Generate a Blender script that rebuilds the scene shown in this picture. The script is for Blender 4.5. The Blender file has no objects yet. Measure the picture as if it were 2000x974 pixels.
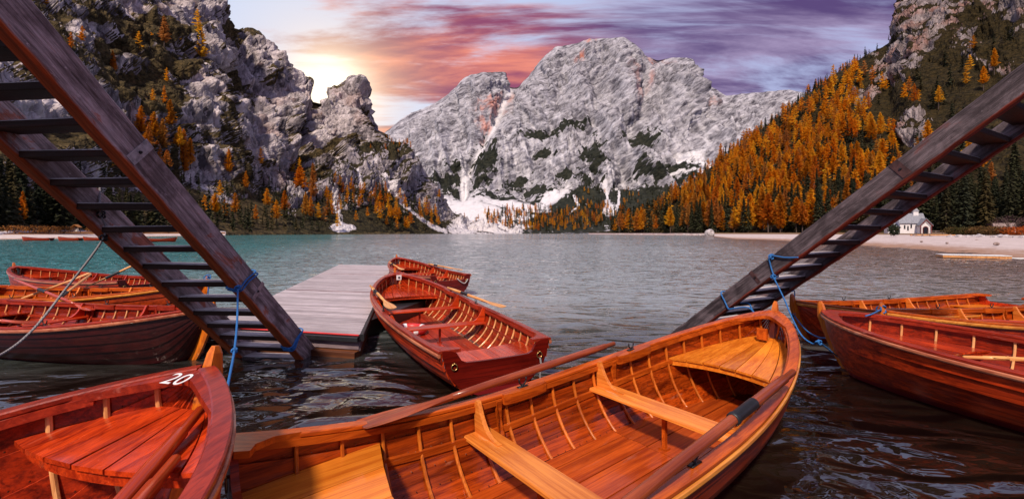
import bpy, math, random
import numpy as np
from mathutils import Vector, Matrix

random.seed(11)
RNG = np.random.default_rng(11)
R = math.radians
SC = bpy.context.scene

# ------------------------------------------------------------------ camera, sky, sun, exposure
FPX, HORIZON, CAM_H = 820.0, 455.0, 1.6          # focal length in px of a 2000 px wide frame, level camera
cam = bpy.data.cameras.new('camera')
cam.sensor_width = 36.0
cam.lens = FPX / 2000.0 * 36.0
cam.shift_y = -(487.0 - HORIZON) / 2000.0
cam.clip_start = 0.02
cam.clip_end = 30000.0
cam_ob = bpy.data.objects.new('camera', cam)
SC.collection.objects.link(cam_ob)
cam_ob.location = (0, 0, CAM_H)
cam_ob.rotation_euler = (R(90), 0, 0)
SC.camera = cam_ob

SUN_AZ, SUN_EL = R(-163), R(48)                    # azimuth from +Y, negative = left
sun_dir = Vector((math.sin(SUN_AZ) * math.cos(SUN_EL), math.cos(SUN_AZ) * math.cos(SUN_EL), math.sin(SUN_EL)))
sun = bpy.data.lights.new('sun', 'SUN')
sun.energy = 2.5
sun.angle = R(5)
sun.color = (1.0, 0.84, 0.68)
sun_ob = bpy.data.objects.new('sun', sun)
SC.collection.objects.link(sun_ob)
sun_ob.rotation_euler = sun_dir.to_track_quat('Z', 'Y').to_euler()

SC.view_settings.view_transform = 'Standard'
SC.view_settings.look = 'None'
SC.view_settings.gamma = 1.0
SC.view_settings.exposure = 0.93
SC.cycles.use_denoising = True
SC.cycles.max_bounces = 6
SC.cycles.transparent_max_bounces = 8
SC.cycles.caustics_reflective = False
SC.cycles.caustics_refractive = False
SC.cycles.sample_clamp_indirect = 6.0
SC.cycles.sample_clamp_direct = 5.0


class NT:
    """small helper to wire shader nodes"""
    def __init__(self, nt):
        self.nt = nt
        nt.nodes.clear()

    def n(self, t, **kw):
        nd = self.nt.nodes.new(t)
        for k, v in kw.items():
            setattr(nd, k, v)
        return nd

    def put(self, sock, v):
        if isinstance(v, bpy.types.NodeSocket):
            self.nt.links.new(v, sock)
        elif v is not None:
            if isinstance(v, (tuple, list)) and len(v) == 3 and sock.type == 'RGBA':
                v = (*v, 1.0)
            sock.default_value = v

    def math(self, op, a, b=0.0, c=None, clamp=False):
        nd = self.n('ShaderNodeMath', operation=op)
        nd.use_clamp = clamp
        self.put(nd.inputs[0], a); self.put(nd.inputs[1], b)
        if c is not None:
            self.put(nd.inputs[2], c)
        return nd.outputs[0]

    def vmath(self, op, a, b=None, out=0):
        nd = self.n('ShaderNodeVectorMath', operation=op)
        self.put(nd.inputs[0], a)
        if b is not None:
            self.put(nd.inputs[1], b)
        return nd.outputs[out]

    def mix(self, fac, a, b, blend='MIX'):
        nd = self.n('ShaderNodeMix', data_type='RGBA', blend_type=blend)
        nd.clamp_factor = True
        self.put(nd.inputs[0], fac); self.put(nd.inputs[6], a); self.put(nd.inputs[7], b)
        return nd.outputs[2]

    def ramp(self, fac, lo, hi, smooth=True):
        nd = self.n('ShaderNodeMapRange')
        nd.interpolation_type = 'SMOOTHSTEP' if smooth else 'LINEAR'
        self.put(nd.inputs[0], fac)
        nd.inputs[1].default_value = lo; nd.inputs[2].default_value = hi
        nd.inputs[3].default_value = 0.0; nd.inputs[4].default_value = 1.0
        return nd.outputs[0]

    def noise(self, vec, scale, detail=3.0, rough=0.55, dist=0.0, out=0):
        nd = self.n('ShaderNodeTexNoise')
        if vec is not None:
            self.put(nd.inputs['Vector'], vec)
        nd.inputs['Scale'].default_value = scale
        nd.inputs['Detail'].default_value = detail
        nd.inputs['Roughness'].default_value = rough
        nd.inputs['Distortion'].default_value = dist
        return nd.outputs[out]

    def mapping(self, vec, scale=(1, 1, 1), rot=(0, 0, 0), loc=(0, 0, 0)):
        nd = self.n('ShaderNodeMapping')
        self.put(nd.inputs[0], vec)
        nd.inputs[1].default_value = loc; nd.inputs[2].default_value = rot; nd.inputs[3].default_value = scale
        return nd.outputs[0]


world = bpy.data.worlds.new('World')
SC.world = world
world.use_nodes = True
T = NT(world.node_tree)
tc = T.n('ShaderNodeTexCoord')
dirv = T.vmath('NORMALIZE', tc.outputs['Generated'])
sky = T.n('ShaderNodeTexSky', sky_type='NISHITA')
sky.sun_disc = False
sky.sun_elevation = SUN_EL
sky.sun_rotation = SUN_AZ
sky.air_density = 1.0
sky.dust_density = 2.0
sep = T.n('ShaderNodeSeparateXYZ'); T.put(sep.inputs[0], dirv)
zc = T.math('MAXIMUM', sep.outputs[2], 0.0)
den = T.math('ADD', zc, 0.16)
px_ = T.math('DIVIDE', sep.outputs[0], den)
py_ = T.math('DIVIDE', sep.outputs[1], den)
cmb = T.n('ShaderNodeCombineXYZ')
T.put(cmb.inputs[0], px_); T.put(cmb.inputs[1], py_); cmb.inputs[2].default_value = 0.0
# the low sun sits behind thin cloud above the notch left of the middle peak
GLOW = Vector((-0.425, 1.0, 0.335)).normalized()
gl = T.math('MAXIMUM', T.vmath('DOT_PRODUCT', dirv, tuple(GLOW), out=1), 0.0)
g_wide = T.math('POWER', gl, 7.0)
g_mid = T.math('POWER', gl, 75.0)
g_core = T.math('POWER', gl, 480.0)
cl_v = T.mapping(cmb.outputs[0], scale=(0.42, 1.25, 1.0), rot=(0, 0, R(-24)), loc=(0.35, 0.2, 0.0))
n1 = T.noise(cl_v, 0.95, 8.0, 0.6, 1.1)
n2 = T.noise(T.mapping(cmb.outputs[0], scale=(0.5, 1.5, 1.0), rot=(0, 0, R(-24)), loc=(5.0, 2.0, 0)), 1.7, 6.0, 0.58, 0.7)
n3 = T.noise(T.mapping(cmb.outputs[0], scale=(0.6, 2.3, 1.0), rot=(0, 0, R(-20)), loc=(3.1, 1.7, 0)), 1.6, 7.0, 0.62, 0.5)
cover = T.math('ADD', T.math('MULTIPLY', n1, 0.7), T.math('MULTIPLY', n3, 0.3))
clear = T.ramp(T.math('SUBTRACT', px_, T.math('MULTIPLY', py_, -0.42)), 0.25, -0.75)       # the cloud sheet thins out towards the left
cover = T.math('SUBTRACT', cover, T.math('MULTIPLY', clear, 0.075))
cmask = T.ramp(cover, 0.415, 0.515)
dense = T.ramp(T.math('ADD', T.math('MULTIPLY', n2, 0.55), T.math('MULTIPLY', n3, 0.45)), 0.38, 0.58)
blue = T.mix(g_wide, (2.5, 2.7, 4.2), (3.9, 4.5, 5.7))
blue = T.mix(0.10, blue, sky.outputs[0])
c_far = T.mix(dense, (2.3, 1.85, 3.0), (0.60, 0.38, 1.12))        # lavender to violet cloud
c_sun = T.mix(dense, (5.4, 1.75, 1.2), (1.55, 0.40, 0.90))        # peach to rose cloud
cloud = T.mix(T.ramp(g_wide, 0.14, 0.55), c_far, c_sun)
base = T.mix(cmask, blue, cloud)
base = T.mix(T.math('MULTIPLY', g_mid, 0.55), base, (7.2, 4.9, 3.0))
base = T.mix(g_core, base, (11.0, 9.6, 7.2))
bg = T.n('ShaderNodeBackground')
T.put(bg.inputs[0], base)
bg.inputs[1].default_value = 0.096
wo = T.n('ShaderNodeOutputWorld')
T.put(wo.inputs[0], bg.outputs[0])


# ------------------------------------------------------------------ helpers
def W(px, py, Y):
    """photo pixel + distance -> world point (used to take measurements off the photograph)"""
    return np.array([(px - 1000.0) / FPX * Y, Y, CAM_H + (HORIZON - py) / FPX * Y])


def mesh_np(name, V, faces, smooth=False):
    V = np.asarray(V, np.float32).reshape(-1, 3)
    me = bpy.data.meshes.new(name)
    if isinstance(faces, np.ndarray):
        k = faces.shape[1]
        me.vertices.add(len(V)); me.vertices.foreach_set('co', V.ravel())
        me.loops.add(faces.size); me.loops.foreach_set('vertex_index', faces.astype(np.int32).ravel())
        me.polygons.add(len(faces))
        me.polygons.foreach_set('loop_start', np.arange(0, faces.size, k, dtype=np.int32))
        me.polygons.foreach_set('loop_total', np.full(len(faces), k, np.int32))
        me.update(calc_edges=True)
    else:
        me.from_pydata(V.tolist(), [], faces)
        me.update()
    if smooth:
        me.polygons.foreach_set('use_smooth', np.ones(len(me.polygons), bool))
    return me


def link(name, data, mat=None, parent=None, label=None, cat=None, group=None, kind=None, loc=None, rot=None):
    o = bpy.data.objects.new(name, data)
    SC.collection.objects.link(o)
    if data is not None and mat is not None and hasattr(data, 'materials') and not data.materials:
        data.materials.append(mat)
    if parent is not None:
        o.parent = parent
    if loc is not None:
        o.location = loc
    if rot is not None:
        o.rotation_euler = rot
    if label: o['label'] = label
    if cat: o['category'] = cat
    if group: o['group'] = group
    if kind: o['kind'] = kind
    return o


def thing(name, label, cat, loc=(0, 0, 0), rz=0.0, group=None):
    return link(name, None, None, None, label, cat, group, None, loc, (0, 0, rz))


class MB:
    """collects simple solids into one mesh"""
    def __init__(self):
        self.v = []; self.f = []

    def add(self, V, Fs):
        b = len(self.v)
        self.v += [tuple(map(float, p)) for p in V]
        self.f += [tuple(i + b for i in f) for f in Fs]
        return self

    def box(self, lo, hi):
        x0, y0, z0 = lo; x1, y1, z1 = hi
        return self.add([(x0, y0, z0), (x1, y0, z0), (x1, y1, z0), (x0, y1, z0), (x0, y0, z1), (x1, y0, z1), (x1, y1, z1), (x0, y1, z1)],
                        [(0, 3, 2, 1), (4, 5, 6, 7), (0, 1, 5, 4), (1, 2, 6, 5), (2, 3, 7, 6), (3, 0, 4, 7)])

    def bbox(self, lo, hi, c=0.006):
        """box with chamfered long edges (octagonal section along x)"""
        x0, y0, z0 = lo; x1, y1, z1 = hi
        sec = [(y0 + c, z0), (y1 - c, z0), (y1, z0 + c), (y1, z1 - c), (y1 - c, z1), (y0 + c, z1), (y0, z1 - c), (y0, z0 + c)]
        V = [(x0, a, b) for a, b in sec] + [(x1, a, b) for a, b in sec]
        Fs = [tuple(range(8))[::-1], tuple(range(8, 16))] + [(i, (i + 1) % 8, (i + 1) % 8 + 8, i + 8) for i in range(8)]
        return self.add(V, Fs)

    def prism(self, poly, axis, a, b):
        """polygon (2-D list) extruded along axis from a to b; other two axes in xyz order"""
        n = len(poly)
        def P(q, w):
            l = list(q); l.insert(axis, w); return tuple(l)
        V = [P(q, a) for q in poly] + [P(q, b) for q in poly]
        Fs = [tuple(range(n))[::-1], tuple(range(n, 2 * n))] + [(i, (i + 1) % n, (i + 1) % n + n, i + n) for i in range(n)]
        return self.add(V, Fs)

    def tube(self, path, r, n=8, caps=True):
        path = np.asarray(path, float)
        rr = np.broadcast_to(np.asarray(r, float), (len(path),))
        tan = np.gradient(path, axis=0)
        tan /= np.linalg.norm(tan, axis=1)[:, None] + 1e-12
        ref = np.array([0, 0, 1.0]) if abs(tan[0][2]) < 0.9 else np.array([1.0, 0, 0])
        u = np.cross(tan[0], ref); u /= np.linalg.norm(u)
        V = []
        for i, p in enumerate(path):
            u = u - tan[i] * (u @ tan[i]); u /= np.linalg.norm(u) + 1e-12
            w = np.cross(tan[i], u)
            for k in range(n):
                a = 2 * math.pi * k / n
                V.append(p + rr[i] * (math.cos(a) * u + math.sin(a) * w))
        Fs = [(i * n + k, i * n + (k + 1) % n, (i + 1) * n + (k + 1) % n, (i + 1) * n + k) for i in range(len(path) - 1) for k in range(n)]
        if caps:
            Fs += [tuple(range(n))[::-1], tuple((len(path) - 1) * n + k for k in range(n))]
        return self.add(V, Fs)

    def sweep(self, path, lat, up, sec, caps=True):
        n = len(sec); V = []
        for p, a, b in zip(path, lat, up):
            for (s, t) in sec:
                V.append(np.asarray(p) + np.asarray(a) * s + np.asarray(b) * t)
        m = len(path)
        Fs = [(i * n + k, i * n + (k + 1) % n, (i + 1) * n + (k + 1) % n, (i + 1) * n + k) for i in range(m - 1) for k in range(n)]
        if caps:
            Fs += [tuple(range(n))[::-1], tuple((m - 1) * n + k for k in range(n))]
        return self.add(V, Fs)

    def build(self, name, mat, parent=None, smooth=False, **kw):
        return link(name, mesh_np(name, self.v, self.f, smooth), mat, parent, **kw)


def spline(pts, n=8):
    """Catmull-Rom through the points"""
    P = np.asarray(pts, float)
    P = np.vstack([2 * P[0] - P[1], P, 2 * P[-1] - P[-2]])
    out = []
    for i in range(1, len(P) - 2):
        for t in np.linspace(0, 1, n, endpoint=False):
            a, b, c, d = P[i - 1], P[i], P[i + 1], P[i + 2]
            out.append(0.5 * ((2 * b) + (c - a) * t + (2 * a - 5 * b + 4 * c - d) * t ** 2 + (3 * b - a - 3 * c + d) * t ** 3))
    out.append(P[-2])
    return np.array(out)


_PERM = np.random.default_rng(5).permutation(256).astype(np.int64)
_PERM = np.concatenate([_PERM, _PERM, _PERM])
_G = np.random.default_rng(6).normal(size=(256, 3)); _G /= np.linalg.norm(_G, axis=1)[:, None]


def perlin(P, seed=0):
    P = np.asarray(P, float) + np.array([seed * 17.31, seed * 5.77, seed * 11.13])
    I = np.floor(P).astype(np.int64); f = P - I; I &= 255
    u = f * f * f * (f * (f * 6 - 15) + 10)
    r = 0
    for dx in (0, 1):
        for dy in (0, 1):
            for dz in (0, 1):
                h = _PERM[_PERM[_PERM[I[:, 0] + dx] + I[:, 1] + dy] + I[:, 2] + dz]
                g = (_G[h] * (f - np.array([dx, dy, dz]))).sum(1)
                w = (u[:, 0] if dx else 1 - u[:, 0]) * (u[:, 1] if dy else 1 - u[:, 1]) * (u[:, 2] if dz else 1 - u[:, 2])
                r = r + w * g
    return r * 1.5


def fbm(P, oct=5, seed=0, gain=0.5, ridged=False):
    a, s, r = 1.0, 1.0, 0
    for o in range(oct):
        n = perlin(P * s, seed + o * 3)
        if ridged:
            n = 1 - 2 * np.abs(n)
        r = r + a * n; a *= gain; s *= 2.03
    return r


_FD = np.random.default_rng(8).normal(size=(256, 3)); _FD /= np.linalg.norm(_FD, axis=1)[:, None]
_FJ = np.random.default_rng(9).uniform(-0.42, 0.42, (256, 3)); _FR = np.random.default_rng(10).uniform(-0.5, 0.5, 256)


def facets(P, seed=0, oct=3, gain=0.5):
    """broken rock: nearest-cell noise where every cell is a tilted plane, so that faces are flat and edges sharp"""
    r, a, s = 0, 1.0, 1.0
    for o in range(oct):
        Q = (np.asarray(P, np.float32) * s + np.float32((seed + o * 3) * 7.77))
        I0 = np.floor(Q - 0.5).astype(np.int64)
        best = np.full(len(Q), 1e9, np.float32); val = np.zeros(len(Q), np.float32)
        for k in range(8):
            I = I0 + np.array([k & 1, (k >> 1) & 1, k >> 2]); J = I & 255
            h = _PERM[_PERM[_PERM[J[:, 0]] + J[:, 1]] + J[:, 2]]
            D = Q - (I + 0.5 + _FJ[h]); q = (D * D).sum(1)
            m = q < best
            best = np.where(m, q, best); val = np.where(m, (D * _FD[h]).sum(1) * 1.1 + _FR[h] * 0.7, val)
        r = r + a * val; a *= gain; s *= 2.1
    return r


def sstep(x, a, b):
    t = np.clip((x - a) / (b - a), 0, 1)
    return t * t * (3 - 2 * t)


# ------------------------------------------------------------------ materials
def new_mat(name):
    m = bpy.data.materials.new(name); m.use_nodes = True
    t = NT(m.node_tree)
    out = t.n('ShaderNodeOutputMaterial')
    b = t.n('ShaderNodeBsdfPrincipled')
    t.put(out.inputs[0], b.outputs[0])
    return m, t, b, out


def set_bump(t, b, h, strength, dist):
    nd = t.n('ShaderNodeBump'); nd.inputs['Strength'].default_value = strength; nd.inputs['Distance'].default_value = dist
    t.put(nd.inputs['Height'], h); t.put(b.inputs['Normal'], nd.outputs[0])
    return nd


def wood(name, dark, light, axis=0, rough=0.3, coat=0.5, grain=1.0, wear=0.0, wear_col=(0.4, 0.33, 0.3), bottom=None, vary=0.25, coat_rough=0.12):
    """varnished or bare wood, grain along one object axis"""
    m, t, b, out = new_mat(name)
    oc = t.n('ShaderNodeTexCoord').outputs['Object']
    oi = t.n('ShaderNodeObjectInfo')
    off = t.vmath('SCALE', (7.3, 3.1, 5.7)); t.nt.links.new(oi.outputs['Random'], off.node.inputs['Scale'])
    p = t.vmath('ADD', oc, off)
    s = [22.0, 22.0, 22.0]; s[axis] = 1.3
    g1 = t.noise(t.mapping(p, scale=tuple(s)), 1.0 * grain, 6.0, 0.62, 0.6)
    s2 = [120.0, 120.0, 120.0]; s2[axis] = 2.5
    g2 = t.noise(t.mapping(p, scale=tuple(s2)), 1.0, 3.0, 0.6)
    blotch = t.noise(p, 2.3, 4.0, 0.6)
    fac = t.math('ADD', t.math('MULTIPLY', t.ramp(g1, 0.36, 0.64), 0.55), t.math('MULTIPLY', t.ramp(g2, 0.34, 0.66), 0.28))
    fac = t.math('ADD', fac, t.math('MULTIPLY', t.ramp(blotch, 0.32, 0.68), 0.3), clamp=True)
    streak = t.noise(t.mapping(p, scale=tuple(0.9 if i == axis else 46.0 for i in range(3))), 1.0, 4.0, 0.55, 0.8)
    fac = t.math('MULTIPLY', fac, t.math('MULTIPLY_ADD', t.ramp(streak, 0.36, 0.46), 0.55, 0.45))
    col = t.mix(fac, dark, light)
    v = t.math('MULTIPLY_ADD', oi.outputs['Random'], vary, 1.0 - vary * 0.5)
    hs = t.n('ShaderNodeHueSaturation'); t.put(hs.inputs['Color'], col); t.put(hs.inputs['Value'], v)
    hs.inputs['Hue'].default_value = 0.5
    col = hs.outputs[0]
    rg = t.math('MULTIPLY_ADD', t.ramp(blotch, 0.35, 0.7), 0.12, rough)
    if wear:
        wn = t.noise(t.mapping(p, scale=tuple(9.0 if i != axis else 1.6 for i in range(3))), 1.0, 8.0, 0.72, 0.4)
        wm = t.ramp(wn, 0.62 - 0.12 * wear, 0.70)
        col = t.mix(t.math('MULTIPLY', wm, min(1.0, 0.35 + wear * 0.5)), col, wear_col)
        rg = t.math('ADD', rg, t.math('MULTIPLY', wm, 0.3))
    if bottom is not None:
        sp = t.n('ShaderNodeSeparateXYZ'); t.put(sp.inputs[0], oc)
        zz = t.math('ADD', sp.outputs[2], t.math('MULTIPLY', blotch, 0.012))
        col = t.mix(t.ramp(zz, 0.062, 0.056), col, bottom)
    t.put(b.inputs['Base Color'], col)
    t.put(b.inputs['Roughness'], rg)
    b.inputs['Coat Weight'].default_value = coat
    b.inputs['Coat Roughness'].default_value = coat_rough
    b.inputs['Specular IOR Level'].default_value = 0.25
    set_bump(t, b, t.math('ADD', g1, t.math('MULTIPLY', g2, 0.5)), 0.25, 0.004)
    return m


def plain(name, col, rough=0.6, metal=0.0, var=0.25, scale=8.0, bump=0.2, bdist=0.01):
    m, t, b, out = new_mat(name)
    oc = t.n('ShaderNodeTexCoord').outputs['Object']
    n = t.noise(oc, scale, 5.0, 0.6)
    c2 = tuple(c * (1 - var) for c in col); c3 = tuple(min(1, c * (1 + var)) for c in col)
    t.put(b.inputs['Base Color'], t.mix(t.ramp(n, 0.3, 0.7), c2, c3))
    b.inputs['Roughness'].default_value = rough; b.inputs['Metallic'].default_value = metal
    set_bump(t, b, n, bump, bdist)
    return m


RED_PAINT = (0.20, 0.012, 0.014)
M = {}
HO = dict(dark=(0.080, 0.0060, 0.001), light=(0.36, 0.039, 0.003))
HR = dict(dark=(0.10, 0.004, 0.0015), light=(0.56, 0.048, 0.006))
M['or_hull'] = wood('orange_varnish_hull', HO['dark'], HO['light'], 0, 0.36, 0.08, bottom=RED_PAINT, vary=0.4, coat_rough=0.3)
M['or_inner'] = wood('orange_varnish_inside', HO['dark'], (0.50, 0.070, 0.005), 0, 0.26, 0.4, wear=0.16, wear_col=(0.46, 0.17, 0.09), vary=0.55)
M['or_rib'] = wood('orange_rib', (0.32, 0.060, 0.005), (0.66, 0.17, 0.016), 2, 0.3, 0.4)
M['or_seat'] = wood('orange_seat', (0.48, 0.105, 0.010), (0.84, 0.28, 0.045), 1, 0.30, 0.35, wear=0.2, wear_col=(0.74, 0.42, 0.20))
M['or_deck'] = wood('orange_deck', (0.46, 0.095, 0.006), (0.80, 0.25, 0.022), 0, 0.28, 0.4, wear=0.2, wear_col=(0.72, 0.36, 0.12), vary=0.4)
M['or_floor'] = wood('orange_floor', (0.20, 0.022, 0.003), (0.50, 0.082, 0.009), 0, 0.34, 0.3, wear=0.25, wear_col=(0.36, 0.12, 0.075), vary=0.45)
M['or_rail'] = wood('orange_rail', (0.22, 0.026, 0.002), (0.58, 0.108, 0.008), 0, 0.30, 0.2, wear=0.1, wear_col=(0.66, 0.32, 0.14))
M['rd_hull'] = wood('red_mahogany_hull', HR['dark'], HR['light'], 0, 0.38, 0.06, bottom=RED_PAINT, vary=0.4, coat_rough=0.3)
M['or_edge'] = wood('orange_edge', (0.40, 0.10, 0.008), (0.74, 0.30, 0.05), 0, 0.3, 0.4, wear=0.3, wear_col=(0.20, 0.08, 0.04))
M['rd_edge'] = wood('red_edge', (0.26, 0.045, 0.018), (0.56, 0.20, 0.10), 0, 0.3, 0.4, wear=0.3, wear_col=(0.45, 0.28, 0.22))
M['rd_inner'] = wood('red_mahogany_inside', (0.070, 0.004, 0.0018), (0.38, 0.028, 0.0045), 0, 0.28, 0.35, wear=0.12, wear_col=(0.38, 0.09, 0.06), vary=0.5)
M['rd_rib'] = wood('pale_rib', (0.46, 0.17, 0.05), (0.80, 0.42, 0.17), 2, 0.35, 0.3)
M['rd_seat'] = wood('red_seat', (0.24, 0.014, 0.004), (0.62, 0.060, 0.009), 1, 0.28, 0.5)
M['rd_deck'] = wood('red_deck', (0.19, 0.010, 0.003), (0.60, 0.054, 0.007), 0, 0.20, 0.65, wear=0.14, wear_col=(0.60, 0.14, 0.07), vary=0.5)
M['rd_floor'] = wood('red_floor', (0.19, 0.013, 0.005), (0.46, 0.040, 0.014), 0, 0.34, 0.35, wear=0.25, wear_col=(0.42, 0.12, 0.09), vary=0.4)
M['rd_rail'] = wood('red_rail', (0.14, 0.009, 0.005), (0.38, 0.036, 0.013), 0, 0.30, 0.3, wear=0.12, wear_col=(0.5, 0.22, 0.17))
M['transom'] = wood('dark_transom', (0.045, 0.0022, 0.0018), (0.16, 0.0075, 0.0035), 1, 0.24, 0.4, bottom=RED_PAINT)  # shade on the stern face is painted in as a darker red
M['dk_hull'] = wood('dark_mahogany_hull', (0.012, 0.001, 0.001), (0.045, 0.003, 0.0022), 0, 0.4, 0.0, bottom=(0.05, 0.004, 0.005))
M['stem'] = wood('golden_stem', (0.40, 0.070, 0.005), (0.70, 0.18, 0.012), 2, 0.28, 0.4)
M['pale'] = wood('pale_oar', (0.46, 0.18, 0.045), (0.80, 0.40, 0.14), 0, 0.35, 0.3, wear=0.2, wear_col=(0.5, 0.33, 0.22))
M['oar'] = wood('brown_oar', (0.13, 0.018, 0.006), (0.36, 0.075, 0.020), 0, 0.34, 0.35, wear=0.3, wear_col=(0.40, 0.22, 0.15))
M['redoar'] = wood('red_oar', (0.26, 0.018, 0.004), (0.52, 0.070, 0.012), 0, 0.26, 0.5, wear=0.08)
M['rubber'] = plain('black_rubber', (0.012, 0.012, 0.014), 0.45, 0, 0.3, 30, 0.2)
M['iron'] = plain('black_iron', (0.025, 0.022, 0.024), 0.4, 0.6, 0.4, 40, 0.3)
M['brass'] = plain('brass', (0.55, 0.34, 0.12), 0.3, 0.9, 0.3, 40, 0.2)
M['steel'] = plain('dull_steel_strap', (0.34, 0.30, 0.31), 0.5, 0.5, 0.4, 18, 0.3)
M['white'] = plain('white_paint', (0.75, 0.74, 0.74), 0.5, 0, 0.08, 12, 0.1)
M['copper'] = plain('copper_rivet', (0.10, 0.03, 0.015), 0.4, 0.7, 0.4, 90, 0.1)
M['buoy'] = plain('red_buoy', (0.55, 0.03, 0.03), 0.4, 0, 0.1, 12, 0.05)


def rope_mat(name, col, scale):
    m, t, b, out = new_mat(name)
    oc = t.n('ShaderNodeTexCoord').outputs['Object']
    wv = t.n('ShaderNodeTexWave'); t.put(wv.inputs['Vector'], t.mapping(oc, rot=(R(35), R(20), R(50))))
    wv.inputs['Scale'].default_value = scale; wv.inputs['Distortion'].default_value = 2.0
    t.put(b.inputs['Base Color'], t.mix(wv.outputs['Fac'], tuple(c * 0.55 for c in col), col))
    b.inputs['Roughness'].default_value = 0.7
    set_bump(t, b, wv.outputs['Fac'], 0.6, 0.004)
    return m


M['blue'] = rope_mat('blue_rope', (0.02, 0.17, 0.50), 30)
M['cable'] = rope_mat('grey_cable', (0.30, 0.28, 0.29), 40)
M['whiterope'] = rope_mat('white_rope', (0.6, 0.55, 0.53), 40)

# ------------------------------------------------------------------ lake
def make_lake():
    m, t, b, out = new_mat('lake_water')
    geo = t.n('ShaderNodeNewGeometry')
    pos = geo.outputs['Position']
    sp = t.n('ShaderNodeSeparateXYZ'); t.put(sp.inputs[0], pos)
    # body colour: brown in the shallows by the boats, teal over depth to the left
    shal = t.noise(pos, 0.35, 4.0, 0.55)
    near = t.ramp(t.math('ADD', sp.outputs[1], t.math('MULTIPLY', shal, 5.0)), 13.0, 6.5)
    rightb = t.ramp(t.math('SUBTRACT', sp.outputs[0], t.math('MULTIPLY', sp.outputs[1], 0.42)), -4.0, 16.0)
    deep = t.mix(t.ramp(t.math('ADD', sp.outputs[0], t.math('MULTIPLY', sp.outputs[1], 0.35)), -14.0, 4.0), (0.008, 0.130, 0.125), (0.22, 0.25, 0.265))  # pale mid-lake grey is the sky's reflection painted into the body colour
    brown = t.mix(t.ramp(shal, 0.35, 0.7), (0.006, 0.004, 0.003), (0.022, 0.013, 0.008))
    col = t.mix(rightb, deep, (0.15, 0.098, 0.068))  # brown on the right paints in the reflection of the larches
    col = t.mix(near, col, brown)
    t.put(b.inputs['Base Color'], col)
    t.put(b.inputs['Roughness'], t.math('MULTIPLY_ADD', t.ramp(sp.outputs[1], 14.0, 200.0), 0.10, 0.03))   # ripples too small to see make the far water rough
    b.inputs['IOR'].default_value = 2.1
    b.inputs['Specular IOR Level'].default_value = 0.5
    # waves: slow smooth lobes between the boats, wind ripples farther out
    w1 = t.noise(t.mapping(pos, scale=(0.8, 1.5, 1.0), rot=(0, 0, R(14))), 1.25, 1.5, 0.4, 1.2)
    w2 = t.noise(t.mapping(pos, scale=(0.8, 1.4, 1.0), rot=(0, 0, R(-20))), 4.6, 2.0, 0.5, 0.7)
    w3 = t.noise(t.mapping(pos, scale=(0.8, 0.75, 1.0), rot=(0, 0, R(6))), 1.7, 3.0, 0.55, 0.6)
    far = t.ramp(sp.outputs[1], 6.0, 22.0)
    h = t.math('ADD', t.math('MULTIPLY', w1, 0.23), t.math('MULTIPLY', w2, t.math('MULTIPLY_ADD', far, 0.16, 0.032)))
    h = t.math('ADD', h, t.math('MULTIPLY', t.math('MULTIPLY', w3, far), 0.45))
    gust = t.noise(t.mapping(pos, scale=(0.6, 1.6, 1.0)), 0.035, 3.0, 0.5)
    h = t.math('MULTIPLY', h, t.math('MULTIPLY_ADD', t.ramp(gust, 0.3, 0.7), 0.5, 0.75))
    bp = t.n('ShaderNodeBump'); bp.inputs['Strength'].default_value = 1.0; bp.inputs['Distance'].default_value = 1.0
    t.put(bp.inputs['Height'], h); t.put(b.inputs['Normal'], bp.outputs[0])
    # real wind waves between the landing and the open lake, flat sheet beyond
    Y = np.concatenate([np.arange(2.2, 6, 0.2), np.arange(6, 58.0, 0.105), np.arange(58.0, 112.0, 0.32)]); nr, nc = len(Y), 600
    u = np.linspace(-1, 1, nc); half = 1.34 * Y + 3.0
    X = u[None, :] * half[:, None]; YY = np.broadcast_to(Y[:, None], X.shape)
    q = np.stack([X.ravel() / 1.25 + 0.25 * YY.ravel(), YY.ravel() / 0.52, np.zeros(X.size)], 1)
    q2 = np.stack([X.ravel() / 3.4 - 0.1 * YY.ravel(), YY.ravel() / 1.5, np.zeros(X.size)], 1)
    yy = YY.ravel()
    hgt = 0.050 * fbm(q, 2, 401, 0.5) * (1 - sstep(yy, 46, 60)) + (0.085 + 0.05 * sstep(yy, 46, 60)) * perlin(q2, 407)
    env = sstep(yy, 5, 16) * (1 - sstep(yy, 96, 111.5)) * (1 - sstep(np.abs(np.broadcast_to(u[None, :], X.shape).ravel()), 0.93, 1.0))
    P = np.stack([X.ravel(), YY.ravel(), hgt * env], 1)
    n0 = len(P); V = np.vstack([P, [(-2500, -300, 0), (2500, -300, 0), (2500, 1500, 0), (-2500, 1500, 0)]])
    A_, B_, D_, C_ = 0, nc - 1, (nr - 1) * nc, nr * nc - 1
    Fs = np.vstack([grid_faces(nr, nc), [[n0, n0 + 1, B_, A_], [B_, n0 + 1, n0 + 2, C_], [D_, C_, n0 + 2, n0 + 3], [n0, A_, D_, n0 + 3]]])
    link('lake', mesh_np('lake', V, Fs, True), m, label='rippled teal and grey mountain lake', kind='structure')


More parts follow.
